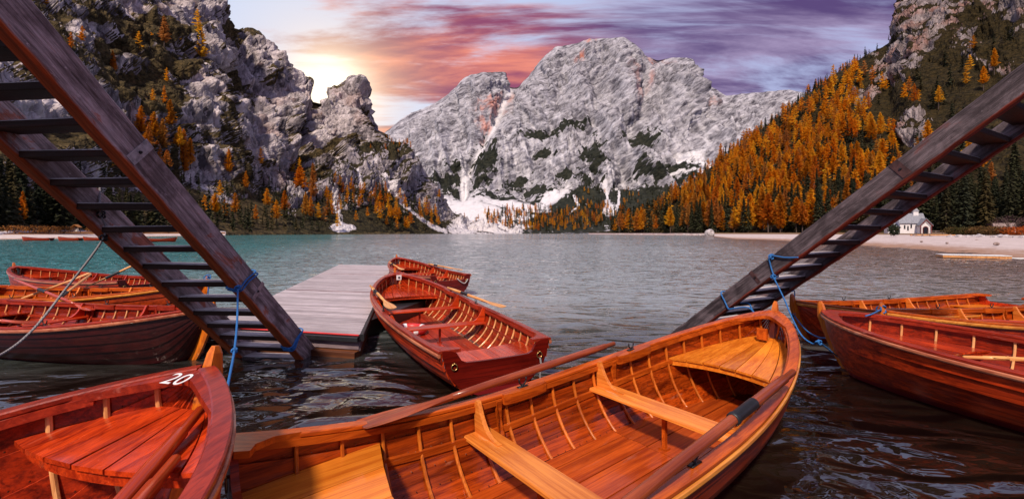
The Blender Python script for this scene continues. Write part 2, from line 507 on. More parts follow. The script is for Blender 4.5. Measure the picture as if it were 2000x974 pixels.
# ------------------------------------------------------------------ terrain sheets
def loft(xs, rows, nu, nv, vpow=None):
    """rows: list of (py list, Y list) over the columns xs -> grid of world points plus the pixel they were measured at"""
    u = np.linspace(0, 1, nu); cu = np.interp(u, np.linspace(0, 1, nu), np.linspace(xs[0], xs[-1], nu))
    A = []
    for py, Y in rows:
        A.append((np.interp(cu, xs, py), np.interp(cu, xs, Y)))
    k = len(rows)
    PY = np.array([a[0] for a in A]); YY = np.array([a[1] for a in A])
    # smooth columns a little
    ker = np.array([1, 2, 3, 2, 1.0]); ker /= ker.sum()
    for Z in (PY, YY):
        for i in range(k):
            Z[i] = np.convolve(np.pad(Z[i], 2, mode='edge'), ker, 'valid')
    # rows spread by their apparent size so that mesh cells stay even
    seg = [max(0.02, abs(np.mean(PY[i + 1] - PY[i])) / 500 + abs(np.mean(YY[i + 1] - YY[i])) / 6000) for i in range(k - 1)]
    cum = np.concatenate([[0], np.cumsum(seg)]); cum /= cum[-1]
    v = np.linspace(0, 1, nv)
    P2 = np.stack([np.interp(v, cum, PY[:, j]) for j in range(nu)], 1)
    Y2 = np.stack([np.interp(v, cum, YY[:, j]) for j in range(nu)], 1)
    X2 = (cu[None, :] - 1000) / FPX * Y2
    Z2 = CAM_H + (HORIZON - P2) / FPX * Y2
    return np.stack([X2, Y2, Z2], -1), np.broadcast_to(cu[None, :], P2.shape).copy(), P2


def grid_faces(nv, nu):
    i = np.arange(nv * nu).reshape(nv, nu)
    return np.stack([i[:-1, :-1], i[:-1, 1:], i[1:, 1:], i[1:, :-1]], -1).reshape(-1, 4)


make_lake()


def grid_normals(P):
    du = np.gradient(P, axis=1); dv = np.gradient(P, axis=0)
    n = np.cross(du, dv); n /= np.linalg.norm(n, axis=-1)[..., None] + 1e-9
    return n


def project(P):
    return 1000 + FPX * P[..., 0] / P[..., 1], HORIZON - FPX * (P[..., 2] - CAM_H) / P[..., 1]


def ell(px, py, lst, soft=0.5, wob=None):
    """soft union of rotated ellipses given in photo pixels: (cx, cy, rx, ry, deg)"""
    r = np.zeros_like(px)
    for cx, cy, rx, ry, dg in lst:
        c, s = math.cos(R(dg)), math.sin(R(dg))
        a = ((px - cx) * c + (py - cy) * s) / rx; b = (-(px - cx) * s + (py - cy) * c) / ry
        q = np.sqrt(a * a + b * b)
        if wob is not None:
            q = q + wob
        r = np.maximum(r, 1 - sstep(q, 1 - soft, 1 + soft * 0.6))
    return r


def seg_dist(px, py, pts):
    d = np.full(px.shape, 1e9)
    for (x0, y0), (x1, y1) in zip(pts[:-1], pts[1:]):
        vx, vy = x1 - x0, y1 - y0
        t = np.clip(((px - x0) * vx + (py - y0) * vy) / (vx * vx + vy * vy), 0, 1)
        d = np.minimum(d, np.hypot(px - x0 - t * vx, py - y0 - t * vy))
    return d


def rock_mat(name, lo, hi, veg1, veg2, snow, red, bscale, bstr, vs, vrot, vamt=0.5):
    """limestone: tones from the mask attribute, blocks and cracks from cell noise stretched along vs (cell size in metres)"""
    m, t, b, out = new_mat(name)
    at = t.n('ShaderNodeAttribute', attribute_name='mask')
    sp = t.n('ShaderNodeSeparateColor'); t.put(sp.inputs[0], at.outputs['Color'])
    pos = t.n('ShaderNodeNewGeometry').outputs['Position']
    n1 = t.noise(t.mapping(pos, scale=(1, 1, 0.35)), bscale, 8.0, 0.7, 0.4)
    n2 = t.noise(t.mapping(pos, scale=(1, 1, 1.8), rot=(0, R(-28), 0)), bscale * 2.6, 6.0, 0.7)
    wp = t.vmath('ADD', pos, t.vmath('MULTIPLY', t.vmath('SUBTRACT', t.noise(pos, bscale * 1.6, 4.0, 0.6, out=1), (0.5, 0.5, 0.5)), tuple(0.45 * v for v in vs)))
    vp = t.mapping(t.mapping(wp, rot=vrot), scale=tuple(1.0 / v for v in vs))
    def vor(scale, feature):
        nd = t.n('ShaderNodeTexVoronoi', feature=feature); t.put(nd.inputs['Vector'], vp); nd.inputs['Scale'].default_value = scale
        return nd
    va, vb = vor(1.0, 'F1'), vor(2.7, 'F1')
    ea, eb = vor(1.0, 'DISTANCE_TO_EDGE'), vor(2.7, 'DISTANCE_TO_EDGE')
    def red_of(nd):
        s_ = t.n('ShaderNodeSeparateColor'); t.put(s_.inputs[0], nd.outputs['Color']); return s_.outputs[0]
    blk = t.math('ADD', t.math('MULTIPLY', t.math('SUBTRACT', red_of(va), 0.5), 0.55), t.math('MULTIPLY', t.math('SUBTRACT', red_of(vb), 0.5), 0.65))
    tone = t.math('ADD', t.math('MULTIPLY', at.outputs['Alpha'], 0.65), t.math('MULTIPLY', t.ramp(n1, 0.32, 0.68), 0.36))
    tone = t.math('ADD', tone, t.math('MULTIPLY', t.math('SUBTRACT', n2, 0.5), 0.5))
    tone = t.math('ADD', tone, t.math('MULTIPLY', blk, vamt), clamp=True)
    col = t.mix(tone, lo, hi)
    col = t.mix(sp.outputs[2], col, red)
    col = t.mix(sp.outputs[1], col, snow)
    vg = t.mix(t.ramp(n2, 0.35, 0.68), veg1, veg2)
    vm = t.ramp(t.math('ADD', sp.outputs[0], t.math('ADD', t.math('MULTIPLY', t.math('SUBTRACT', n1, 0.5), 0.7), t.math('MULTIPLY', blk, 0.35))), 0.44, 0.56)
    col = t.mix(vm, col, vg)
    t.put(b.inputs['Base Color'], col)
    b.inputs['Roughness'].default_value = 0.9
    b.inputs['Specular IOR Level'].default_value = 0.12
    crack = t.math('ADD', t.math('MULTIPLY', t.ramp(ea.outputs[0], 0.0, 0.22), 0.6), t.math('MULTIPLY', t.ramp(eb.outputs[0], 0.0, 0.22), 0.3))
    rel = t.math('ADD', crack, t.math('ADD', t.math('MULTIPLY', red_of(va), 0.8), t.math('MULTIPLY', red_of(vb), 0.4)))
    rel = t.math('ADD', rel, t.math('MULTIPLY', n1, 0.3))
    set_bump(t, b, rel, bstr, min(vs) * 0.30)
    return m


def terrain(name, P, mask, mat, label, smooth=False):
    nv, nu = P.shape[:2]
    me = mesh_np(name, P.reshape(-1, 3), grid_faces(nv, nu), smooth)
    a = me.attributes.new('mask', 'FLOAT_COLOR', 'POINT')
    a.data.foreach_set('color', np.ascontiguousarray(mask.reshape(-1, 4), np.float32).ravel())
    return link(name, me, mat, label=label, kind='structure')


# ---- middle mountain: two limestone peaks at the head of the lake
def middle_mountain():
    xs = [660, 700, 745, 790, 840, 880, 910, 945, 990, 1008, 1030, 1060, 1085, 1130, 1150, 1215, 1240, 1262, 1285, 1300, 1355, 1366, 1374, 1400, 1420, 1450, 1500, 1540, 1620, 1700]
    cr = [300, 285, 262, 226, 206, 180, 150, 142, 141, 168, 152, 114, 92, 84, 77, 75, 90, 109, 113, 111, 115, 152, 163, 174, 186, 183, 178, 174, 190, 210]
    n = len(xs); xa = np.array(xs, float)
    bump_gully = np.exp(-((xa - 1000) / 28.0) ** 2)
    Yc = 2500 + 250 * sstep(xa, 950, 1100) - 150 * sstep(xa, 1250, 1500) + 160 * bump_gully
    Y0 = 1010 + 0.10 * (xa - 900)
    r1 = 448 + 0 * xa; r2 = 418 - 14 * np.exp(-((xa - 930) / 60.0) ** 2); r3 = 375 + 0 * xa; r4 = 300 + 0 * xa
    crest = np.array(cr, float)
    mid = crest * 0.55 + 300 * 0.45
    rows = [(458.2 + 0 * xa, Y0 - 60), (455.6 + 0 * xa, Y0), (r1, Y0 + 90), (r2, Y0 + 330), (np.minimum(r3, 440), Y0 + 560),
            (np.maximum(r4, crest + 20), Y0 + 780), (mid, 0.45 * (Y0 + 780) + 0.55 * Yc), (crest, Yc), (crest + 70, Yc + 420)]
    P, px, py = loft(xs, rows, 570, 370)
    N = grid_normals(P)
    Q = P.reshape(-1, 3)
    wall = sstep(405 - py, 0, 60)
    w0 = fbm(Q / 160.0, 3, 2)
    # bedding planes that climb to the right, cut by gullies that run down the face
    wx = 34 * fbm(Q / 300.0, 3, 3)
    ab = Q[:, 0] * 0.87 + Q[:, 2] * 0.50; cb = -Q[:, 0] * 0.50 + Q[:, 2] * 0.87 + wx      # along and across the beds
    ledge = fbm(np.stack([ab / 420.0, Q[:, 1] / 500.0, cb / 70.0], 1), 5, 5, 0.6, True)
    ledge2 = fbm(np.stack([ab / 150.0, Q[:, 1] / 260.0, cb / 17.0], 1), 4, 8, 0.6)
    ledge3 = fbm(np.stack([ab / 70.0, Q[:, 1] / 120.0, cb / 7.5], 1), 3, 9, 0.6)
    xg = Q[:, 0] + 0.30 * Q[:, 2] + 30 * fbm(Q / 260.0, 3, 14)
    gul = fbm(np.stack([xg / 190.0, Q[:, 1] / 1500.0, Q[:, 2] / 1100.0], 1), 5, 21, 0.6, True)
    gul2 = fbm(np.stack([xg / 52.0, Q[:, 1] / 500.0, Q[:, 2] / 300.0], 1), 4, 27, 0.6, True)
    rid = fbm(Q / np.array([420.0, 700.0, 520.0]), 4, 31, 0.5, True)
    fine = fbm(Q / 44.0, 4, 41, 0.66)
    fc = facets(np.stack([ab / 95.0, Q[:, 1] / 110.0, cb / 42.0], 1), 3, 4, 0.55)
    dm = lambda a_: a_ - a_.mean()
    amp = wall.ravel()
    edge = (sstep(py - np.interp(px, xs, crest), -1, 26)).ravel() * 0.88 + 0.12
    d = amp * edge * (56 * dm(gul) + 15 * dm(gul2) + 26 * dm(rid) + 18 * dm(ledge) + 7 * ledge2 + 3 * ledge3 + 6 * fc) + (1 - amp) * 2.5 * fine
    d = d.reshape(px.shape)
    gd = seg_dist(px, py, [(1004, 150), (985, 205), (950, 265), (915, 325), (903, 375)])
    d -= 60 * np.exp(-(gd / 13.0) ** 2) * (py < 400)
    for pts, wd, am in ([(1085, 95), (1045, 180), (1000, 270), (965, 350)], 22, 42), ([(1150, 80), (1130, 170), (1105, 260), (1080, 360)], 16, 30), ([(1215, 80), (1228, 150), (1205, 230), (1180, 330)], 16, 46), ([(1360, 118), (1330, 200), (1290, 290), (1260, 370)], 18, 44), ([(1110, 110), (1085, 200), (1050, 300), (1030, 380)], 12, -40), ([(1185, 110), (1165, 200), (1140, 300)], 11, -36), ([(1258, 112), (1262, 190), (1235, 280), (1215, 360)], 12, -52), ([(1410, 185), (1380, 240), (1340, 300)], 14, -36), ([(1440, 190), (1430, 250), (1400, 300)], 14, 30):
        d += am * np.exp(-(seg_dist(px + 14 * w0.reshape(px.shape), py, pts) / wd) ** 2) * sstep(py - np.interp(px, xs, crest), 0, 40)
    d += 12 * np.exp(-(seg_dist(px, py, [(1215, 80), (1235, 160), (1260, 260), (1300, 360)]) / 25.0) ** 2) - 34 * np.exp(-(seg_dist(px, py, [(1290, 120), (1285, 200), (1320, 290)]) / 22.0) ** 2)
    P = P + N * d[..., None] * np.array([1, 1, 0.55])
    N2 = grid_normals(P)
    slope = np.abs(N2[..., 2])
    w = (0.55 * fbm(Q / 60.0, 4, 51) + 0.45 * fbm(Q / 17.0, 3, 53)).reshape(px.shape)
    w2 = (fbm(np.stack([Q[:, 0] / 26.0, Q[:, 1] / 200, Q[:, 2] / 110.0], 1), 4, 57, 0.6)).reshape(px.shape)
    veg = ell(px, py, [(1062, 264, 62, 9, -17), (1252, 270, 34, 17, 5), (1226, 275, 14, 12, 0), (1121, 241, 26, 9, -25), (1066, 298, 18, 9, 0), (948, 326, 26, 40, 10), (1160, 303, 22, 36, 10),
                       (1252, 328, 18, 13, 0), (1288, 348, 14, 12, 0), (1330, 331, 34, 16, 15), (1150, 388, 40, 30, 0), (1094, 394, 20, 22, 10), (1222, 384, 30, 28, 0), (1202, 372, 12, 26, 0), (1268, 380, 30, 26, 0),
                       (865, 350, 18, 22, 20), (893, 335, 10, 28, -10), (890, 372, 16, 10, 0), (850, 400, 24, 20, 0), (1040, 372, 34, 8, 10), (1100, 350, 18, 10, 0), (1010, 352, 30, 12, -30), (1300, 400, 60, 34, 0)], 0.55, w * 1.5)
    veg = np.maximum(veg, 0.85 * sstep(w + slope * 0.9 - 0.1 + 0.4 * sstep(py, 300, 380), 0.85, 1.2) * sstep(py, 200, 300))
    low = ell(px, py, [(1060, 432, 130, 24, 0), (1150, 415, 60, 26, 0), (820, 430, 60, 26, 0)], 0.4, w * 0.5)
    snow = ell(px, py, [(935, 415, 80, 30, 12), (1005, 402, 80, 10, 9), (965, 440, 95, 17, 0), (1010, 424, 50, 12, 5), (1076, 388, 30, 10, -20), (1190, 412, 18, 16, 0), (1345, 300, 34, 16, 0), (1360, 318, 40, 8, 20), (868, 405, 20, 22, 30), (905, 355, 9, 40, 4)], 0.5, w * 0.45)
    for pts, wd in ([(1004, 160), (960, 262), (912, 322), (903, 372)], 6), ([(1108, 372), (1088, 390), (1060, 402)], 5), ([(1180, 356), (1186, 385), (1190, 415)], 5), ([(1300, 330), (1350, 335), (1370, 345)], 4), ([(1110, 420), (1130, 400), (1122, 385)], 4), ([(1210, 355), (1208, 400)], 3):
        snow = np.maximum(snow, 0.9 * np.exp(-(seg_dist(px, py, pts) / (wd * (1 + 0.6 * w))) ** 2))
    streak = sstep(w2 + 0.15 * slope, 0.25, 0.75) * sstep(py, 150, 330) * 0.6
    snow = np.maximum(snow, streak * (1 - 0.5 * veg))
    veg = np.maximum(veg * (1 - 0.9 * snow * (py > 330)), low * (1 - 0.6 * snow))
    red = ell(px, py, [(966, 207, 34, 18, -20), (950, 240, 14, 26, 25), (1133, 112, 10, 10, 0), (1155, 80, 10, 6, 0)], 0.8, w)  # sunset glow on the face, painted into the rock colour as red patches
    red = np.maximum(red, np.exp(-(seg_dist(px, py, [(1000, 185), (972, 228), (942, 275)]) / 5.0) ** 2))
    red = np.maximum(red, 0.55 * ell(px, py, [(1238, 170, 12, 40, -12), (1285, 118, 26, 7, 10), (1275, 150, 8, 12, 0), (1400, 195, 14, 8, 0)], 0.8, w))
    tone = np.clip(0.5 + 0.16 * fine.reshape(px.shape) + 0.28 * w2 + 0.40 * ledge2.reshape(px.shape) + 0.40 * ledge3.reshape(px.shape), 0, 1)
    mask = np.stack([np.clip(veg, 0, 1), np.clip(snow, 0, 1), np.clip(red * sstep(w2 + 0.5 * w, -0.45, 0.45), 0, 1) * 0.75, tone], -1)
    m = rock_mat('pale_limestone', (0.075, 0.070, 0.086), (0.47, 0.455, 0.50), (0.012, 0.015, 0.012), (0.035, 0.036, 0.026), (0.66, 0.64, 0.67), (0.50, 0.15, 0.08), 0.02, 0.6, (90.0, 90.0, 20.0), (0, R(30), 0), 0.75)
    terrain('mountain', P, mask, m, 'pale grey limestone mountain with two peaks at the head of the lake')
    return P, px, py


MID = middle_mountain()


# ---- left mountain: dark cliffs with bands of scrub, and the low spur in front of it
def left_mountain():
    xs = [-420, -250, -100, 0, 150, 300, 400, 436, 444, 470, 510, 540, 560, 590, 610, 625, 640, 665, 690, 700, 706, 718, 724, 760, 800]
    cr = [-200, -190, -180, -170, -150, -90, -40, -16, 22, 50, 60, 95, 118, 150, 154, 176, 166, 160, 163, 172, 190, 236, 266, 300, 330]
    xa = np.array(xs, float); crest = np.array(cr, float)
    Y0 = np.interp(xa, [-420, 0, 150, 300, 440, 600, 720, 800], [80, 112, 160, 225, 300, 440, 560, 640])
    Yc = np.interp(xa, [-420, 0, 300, 440, 444, 600, 720, 800], [330, 400, 620, 790, 830, 960, 1080, 1150])
    toe = np.interp(xa, [-420, 0, 300, 440, 600, 800], [448, 449, 450, 450, 450, 452])
    apr = np.interp(xa, [-420, 0, 150, 300, 440, 520, 600, 800], [330, 372, 380, 385, 392, 385, 372, 400])
    clf = np.interp(xa, [-420, 0, 150, 300, 440, 520, 600, 700, 800], [120, 190, 215, 235, 250, 270, 300, 320, 380])
    mid = 0.5 * crest + 0.5 * clf
    rows = [(np.full_like(xa, 0) + HORIZON + FPX * 3.6 / (Y0 - 6), Y0 - 6), (toe + 4, Y0 + 3), (toe, Y0 * 1.08), (apr, Y0 * 1.42), (clf, Y0 * 1.42 + 0.16 * (Yc - Y0)),
            (mid, 0.45 * Y0 * 1.42 + 0.55 * Yc), (crest, Yc), (crest + 60, Yc + 200)]
    P, px, py = loft(xs, rows, 570, 385)
    N = grid_normals(P); Q = P.reshape(-1, 3)
    rockz = sstep(400 - py, 0, 70)
    rid = fbm(Q / np.array([120.0, 160.0, 150.0]), 4, 61, 0.5, True)
    hw = -0.28 * Q[:, 0] + 0.96 * Q[:, 1] + 12 * fbm(Q / 90.0, 3, 69)
    gul = fbm(np.stack([hw / 66.0, Q[:, 0] / 400.0, Q[:, 2] / 230.0], 1), 5, 71, 0.58, True)
    fine = fbm(Q / 17.0, 5, 81, 0.62)
    bed = (Q[:, 2] + 0.25 * Q[:, 0]) / 34.0 + 1.2 * fbm(Q / 130.0, 3, 83)
    saw = bed - np.floor(bed); ledge = np.where(saw < 0.7, saw / 0.7, (1 - saw) / 0.3)
    edge = (sstep(py - np.interp(px, xs, crest), -1, 30)).ravel() * 0.75 + 0.25
    dm = lambda a_: a_ - a_.mean()
    fc = facets(np.stack([Q[:, 0] / 60.0, hw / 26.0, Q[:, 2] / 48.0], 1), 5, 4, 0.56)
    gul2 = fbm(np.stack([hw / 17.0, Q[:, 0] / 120.0, Q[:, 2] / 80.0], 1), 4, 73, 0.62, True)
    d = rockz.ravel() * edge * (17 * dm(rid) + 13 * dm(gul) + 5 * dm(gul2) + 11 * (ledge - 0.5) + 1.6 * fine + 5 * fc) + (1 - rockz.ravel()) * 1.2 * fine
    d = d.reshape(px.shape)
    d -= 26 * np.exp(-(seg_dist(px, py, [(625, 178), (600, 240), (590, 320), (575, 400)]) / 12.0) ** 2)
    d += 16 * np.exp(-(seg_dist(px, py, [(690, 170), (700, 250), (715, 300)]) / 16.0) ** 2)
    d -= 20 * np.exp(-(seg_dist(px, py, [(450, 40), (520, 160), (560, 260)]) / 14.0) ** 2)
    sc = np.clip(P[..., 1] / 500.0, 0.3, 1.5)
    P = P + N * (d * sc)[..., None]
    N2 = grid_normals(P); slope = np.abs(N2[..., 2])
    Qn = P.reshape(-1, 3)
    w = fbm(Qn / 42.0, 5, 91).reshape(px.shape)
    w2 = fbm(np.stack([Qn[:, 0] / 90.0, (0.96 * Qn[:, 1] - 0.28 * Qn[:, 0]) / 9.0, Qn[:, 2] / 52.0], 1), 4, 95, 0.62).reshape(px.shape)
    veg = sstep(slope * 1.35 + 0.55 * w + 0.28 * ledge.reshape(px.shape) - 0.18, 0.42, 0.70)
    cl = ell(px, py, [(385, 205, 42, 70, -12), (430, 100, 40, 60, -25), (175, 55, 60, 16, 0), (250, 30, 30, 30, 0), (370, 20, 60, 26, 0), (90, 200, 70, 30, -15), (410, 320, 30, 60, 0), (500, 250, 46, 100, -18), (560, 330, 34, 80, -10),
                      (660, 230, 55, 70, 0), (690, 210, 22, 60, -5), (510, 110, 44, 50, 20), (570, 180, 40, 50, 20), (240, 130, 10, 30, 10), (268, 200, 14, 26, -5), (440, 400, 26, 30, 0), (150, 210, 60, 22, -10)], 0.5, 0.45 * w)
    veg = np.clip(veg * (1 - 0.8 * cl) + 0.12 - 0.12 * cl, 0, 1)
    vb = ell(px, py, [(300, 60, 90, 30, 5), (270, 165, 120, 44, 25), (330, 130, 60, 26, 20), (200, 280, 120, 40, 10), (450, 65, 30, 30, 20), (470, 170, 16, 60, -30), (550, 240, 16, 60, -30), (640, 290, 70, 8, -18), (540, 410, 80, 46, 0), (370, 400, 40, 40, 0),
                      (470, 330, 18, 60, 0), (600, 395, 40, 60, 0), (240, 90, 60, 16, 0)], 0.5, 0.5 * w)
    veg = np.maximum(veg, 0.95 * vb * (1 - 0.35 * cl))
    veg = np.maximum(veg, sstep(py, 385, 410))
    snow = 0.5 * sstep(w2, 0.35, 0.8) * cl
    snow = np.maximum(snow, 0.9 * np.exp(-(seg_dist(px, py, [(450, 432), (490, 412), (530, 392)]) / 3.5) ** 2))
    red = 0.35 * sstep(fbm(Qn / 60.0, 3, 99).reshape(px.shape), 0.1, 0.6) * cl
    tone = np.clip(0.36 + 0.3 * fine.reshape(px.shape) + 0.45 * w2 + 0.28 * cl - 0.1, 0, 1)
    shore = sstep(py, 449, 452.5)
    snow = np.maximum(snow, 0.9 * shore * (px < 440)); veg = veg * (1 - shore * (px < 440))
    mask = np.stack([np.clip(veg, 0, 1), np.clip(snow, 0, 1), np.clip(red, 0, 1), tone], -1)
    m = rock_mat('dark_limestone_cliff', (0.085, 0.070, 0.076), (0.66, 0.58, 0.59), (0.026, 0.021, 0.011), (0.120, 0.085, 0.038), (0.62, 0.55, 0.57), (0.36, 0.20, 0.16), 0.06, 0.8, (16.0, 11.0, 30.0), (0, 0, R(-16)), 0.75)
    terrain('mountain', P, mask, m, 'steep dark cliffs with scrub bands above the left shore')
    return P, px, py


LEFT = left_mountain()


def spur():
    xs = [560, 600, 640, 680, 720, 735, 770, 795, 812, 835, 860, 885, 920, 970, 1020]
    cr = [330, 318, 305, 285, 272, 272, 276, 282, 305, 335, 378, 412, 432, 446, 452]
    xa = np.array(xs, float); crest = np.array(cr, float)
    Y0 = np.interp(xa, [560, 640, 720, 800, 900, 1020], [400, 480, 570, 680, 830, 990])
    Yc = Y0 + np.interp(xa, [560, 720, 850, 1020], [330, 330, 200, 60])
    low = np.minimum(452, 0.40 * crest + 0.60 * 455)
    midp = 0.75 * crest + 0.25 * 455
    rows = [(HORIZON + FPX * 3.6 / (Y0 - 8), Y0 - 8), (np.full_like(xa, 454.0), Y0 + 4), (low, Y0 + 0.42 * (Yc - Y0)), (midp, Y0 + 0.62 * (Yc - Y0)), (crest, Yc), (crest + 40, Yc + 110)]
    P, px, py = loft(xs, rows, 340, 240)
    N = grid_normals(P); Q = P.reshape(-1, 3)
    rel = (py - np.interp(px, xs, crest)) / (455 - np.interp(px, xs, crest) + 1)
    rid = fbm(Q / np.array([90.0, 120.0, 110.0]), 4, 111, 0.5, True)
    fine = fbm(Q / 16.0, 5, 121, 0.62)
    gul = fbm(np.stack([Q[:, 0] / 44.0, Q[:, 1] / 200.0, Q[:, 2] / 240.0], 1), 4, 131, 0.55, True)
    wall = (1 - sstep(rel, 0.55, 0.8)).ravel()
    dm = lambda a_: a_ - a_.mean()
    fc = facets(np.stack([Q[:, 0] / 24.0, Q[:, 1] / 40.0, Q[:, 2] / 38.0], 1), 7, 4, 0.56)
    d = wall * (15 * dm(rid) + 10 * dm(gul) + 2.5 * fine + 5 * fc) + (1 - wall) * 2 * fine
    edge = sstep(rel, -0.02, 0.15).ravel() * 0.75 + 0.25
    P = P + N * (d * edge).reshape(px.shape)[..., None]
    slope = np.abs(grid_normals(P)[..., 2])
    Qn = P.reshape(-1, 3)
    w = fbm(Qn / 34.0, 5, 141).reshape(px.shape)
    w2 = fbm(np.stack([Qn[:, 0] / 9.0, Qn[:, 1] / 60.0, Qn[:, 2] / 50.0], 1), 4, 145, 0.6).reshape(px.shape)
    veg = sstep(slope * 1.2 + 0.5 * w, 0.5, 0.8) * 0.9
    veg = np.maximum(veg, sstep(rel + 0.12 * w, 0.62, 0.78) * (px < 870))
    veg = np.maximum(veg, ell(px, py, [(700, 290, 60, 10, -8), (770, 300, 14, 30, 0), (850, 430, 60, 14, 25), (760, 395, 30, 14, 10)], 0.6, 0.5 * w))
    snow = ell(px, py, [(668, 445, 28, 9, 0)], 0.5, 0.3 * w)
    for pts, wd in ([(652, 375), (660, 410), (668, 445)], 6), ([(762, 360), (790, 400), (840, 440), (870, 452)], 5), ([(750, 340), (758, 372)], 4), ([(700, 330), (706, 372)], 3):
        snow = np.maximum(snow, 0.95 * np.exp(-(seg_dist(px, py, pts) / (wd * (1 + 0.4 * w))) ** 2))
    snow = np.maximum(snow, sstep(px, 860, 890) * sstep(py, 415, 440) * sstep(w, -0.5, 0.0))
    snow = np.maximum(snow, 0.55 * sstep(w2, 0.3, 0.8) * (1 - veg))
    veg = veg * (1 - snow)
    tone = np.clip(0.5 + 0.3 * fine.reshape(px.shape) + 0.3 * w2, 0, 1)
    mask = np.stack([np.clip(veg, 0, 1), np.clip(snow, 0, 1), 0 * px, tone], -1)
    m = rock_mat('grey_spur_rock', (0.11, 0.095, 0.11), (0.50, 0.44, 0.47), (0.014, 0.013, 0.008), (0.060, 0.048, 0.022), (0.66, 0.62, 0.65), (0.4, 0.2, 0.15), 0.05, 0.8, (12.0, 12.0, 22.0), (0, R(12), 0), 0.7)
    terrain('hill', P, mask, m, 'low grey rock spur sloping down to the far shore')
    return P, px, py


SPUR = spur()


# ---- right slope: forest, then cliffs out of the top of the frame
def right_slope():
    xs = [1150, 1185, 1200, 1300, 1400, 1500, 1620, 1700, 1742, 1752, 1764, 1780, 1850, 2000, 2200, 2450]
    cr = [456, 452, 447, 390, 318, 242, 152, 104, 84, 30, -14, -40, -80, -220, -360, -500]
    xa = np.array(xs, float); crest = np.array(cr, float)
    Y0 = np.interp(xa, [1150, 1200, 1300, 1400, 1500, 1620, 1750, 2000, 2450], [520, 430, 330, 272, 228, 190, 166, 146, 128])
    Yc = np.interp(xa, [1150, 1200, 1300, 1400, 1500, 1620, 1745, 1764, 2000, 2450], [560, 520, 520, 540, 570, 610, 660, 690, 640, 560])
    z0 = np.interp(xa, [1150, 1500, 1700, 2450], [0.2, 0.6, 1.6, 2.2])
    row = lambda z, Y: HORIZON - FPX * (z - CAM_H) / Y
    lo = 0.16 * crest + 0.84 * 452; md = 0.5 * crest + 0.5 * 452; up = 0.82 * crest + 0.18 * 452
    rows = [(row(-2.5 + 0 * xa, Y0 - 10), Y0 - 10), (row(z0, Y0), Y0), (lo, Y0 + 0.17 * (Yc - Y0)), (md, Y0 + 0.50 * (Yc - Y0)), (up, Y0 + 0.80 * (Yc - Y0)), (crest, Yc), (crest + 60, Yc + 160)]
    P, px, py = loft(xs, rows, 560, 380)
    N = grid_normals(P); Q = P.reshape(-1, 3)
    w0 = fbm(Q / 60.0, 4, 151).reshape(px.shape)
    cliff = ell(px, py, [(1870, 40, 150, 75, 10), (1950, -60, 260, 110, 0), (1740, 118, 55, 55, -35), (1690, 180, 34, 22, -20), (1785, 60, 40, 80, 0), (1790, 245, 34, 40, 0), (1770, 30, 26, 90, 0), (1655, 185, 5, 22, 0), (1930, 120, 60, 30, 20)], 0.5, 0.3 * w0)
    rid = fbm(Q / np.array([70.0, 90.0, 90.0]), 4, 161, 0.5, True)
    gul = fbm(np.stack([(Q[:, 0] - Q[:, 1]) / 50.0, (Q[:, 0] + Q[:, 1]) / 260.0, Q[:, 2] / 220.0], 1), 4, 171, 0.55, True)
    fine = fbm(Q / 11.0, 5, 181, 0.62)
    lumps = fbm(Q / 45.0, 4, 183)
    edge = (sstep(py - np.interp(px, xs, crest), -1, 24)).ravel() * 0.8 + 0.2
    c = cliff.ravel()
    dm = lambda a_: a_ - a_.mean()
    fc = facets(np.stack([Q[:, 0] / 22.0, Q[:, 1] / 24.0, Q[:, 2] / 34.0], 1), 9, 4, 0.56)
    c = 0.25 + 0.75 * c
    d = edge * (c * (12 * dm(rid) + 8 * dm(gul) + 1.5 * fine + 5 * fc) + (1 - c) * (5 * lumps + 1.0 * fine + 1.6 * fbm(Q / 5.0, 2, 189)))
    d = d.reshape(px.shape) * sstep(455 - py, 2, 60)
    P = P + N * d[..., None]
    slope = np.abs(grid_normals(P)[..., 2])
    Qn = P.reshape(-1, 3)
    w = fbm(Qn / 26.0, 5, 191).reshape(px.shape)
    w2 = fbm(np.stack([(Qn[:, 0] - Qn[:, 1]) / 9.0, (Qn[:, 0] + Qn[:, 1]) / 80.0, Qn[:, 2] / 40.0], 1), 4, 195, 0.6).reshape(px.shape)
    veg = 1 - cliff * (1 - sstep(slope * 1.1 + 0.75 * w, 0.45, 0.75))
    veg = np.maximum(veg, 0.95 * ell(px, py, [(1930, 50, 60, 34, 30), (1960, 100, 60, 30, 0), (1890, 130, 60, 16, 20), (1845, 100, 20, 50, 20)], 0.6, 0.6 * w))
    red = 0.5 * cliff * sstep(fbm(Qn / 30.0, 3, 197).reshape(px.shape), 0.0, 0.5)
    snow = 0.25 * cliff * sstep(w2, 0.3, 0.8)
    tone = np.clip(0.45 + 0.3 * fine.reshape(px.shape) + 0.3 * w2, 0, 1)
    mask = np.stack([np.clip(veg, 0, 1), np.clip(snow, 0, 1), np.clip(red, 0, 1), tone], -1)
    m = rock_mat('brown_cliff_and_scrub', (0.075, 0.058, 0.060), (0.36, 0.30, 0.30), (0.010, 0.008, 0.003), (0.050, 0.034, 0.012), (0.5, 0.42, 0.42), (0.30, 0.13, 0.09), 0.09, 0.8, (7.0, 7.0, 13.0), (0, R(-8), 0), 0.7)
    terrain('hill', P, mask, m, 'dark scrub and cliff slope rising behind the right bank')
    return P, px, py


RIGHT = right_slope()


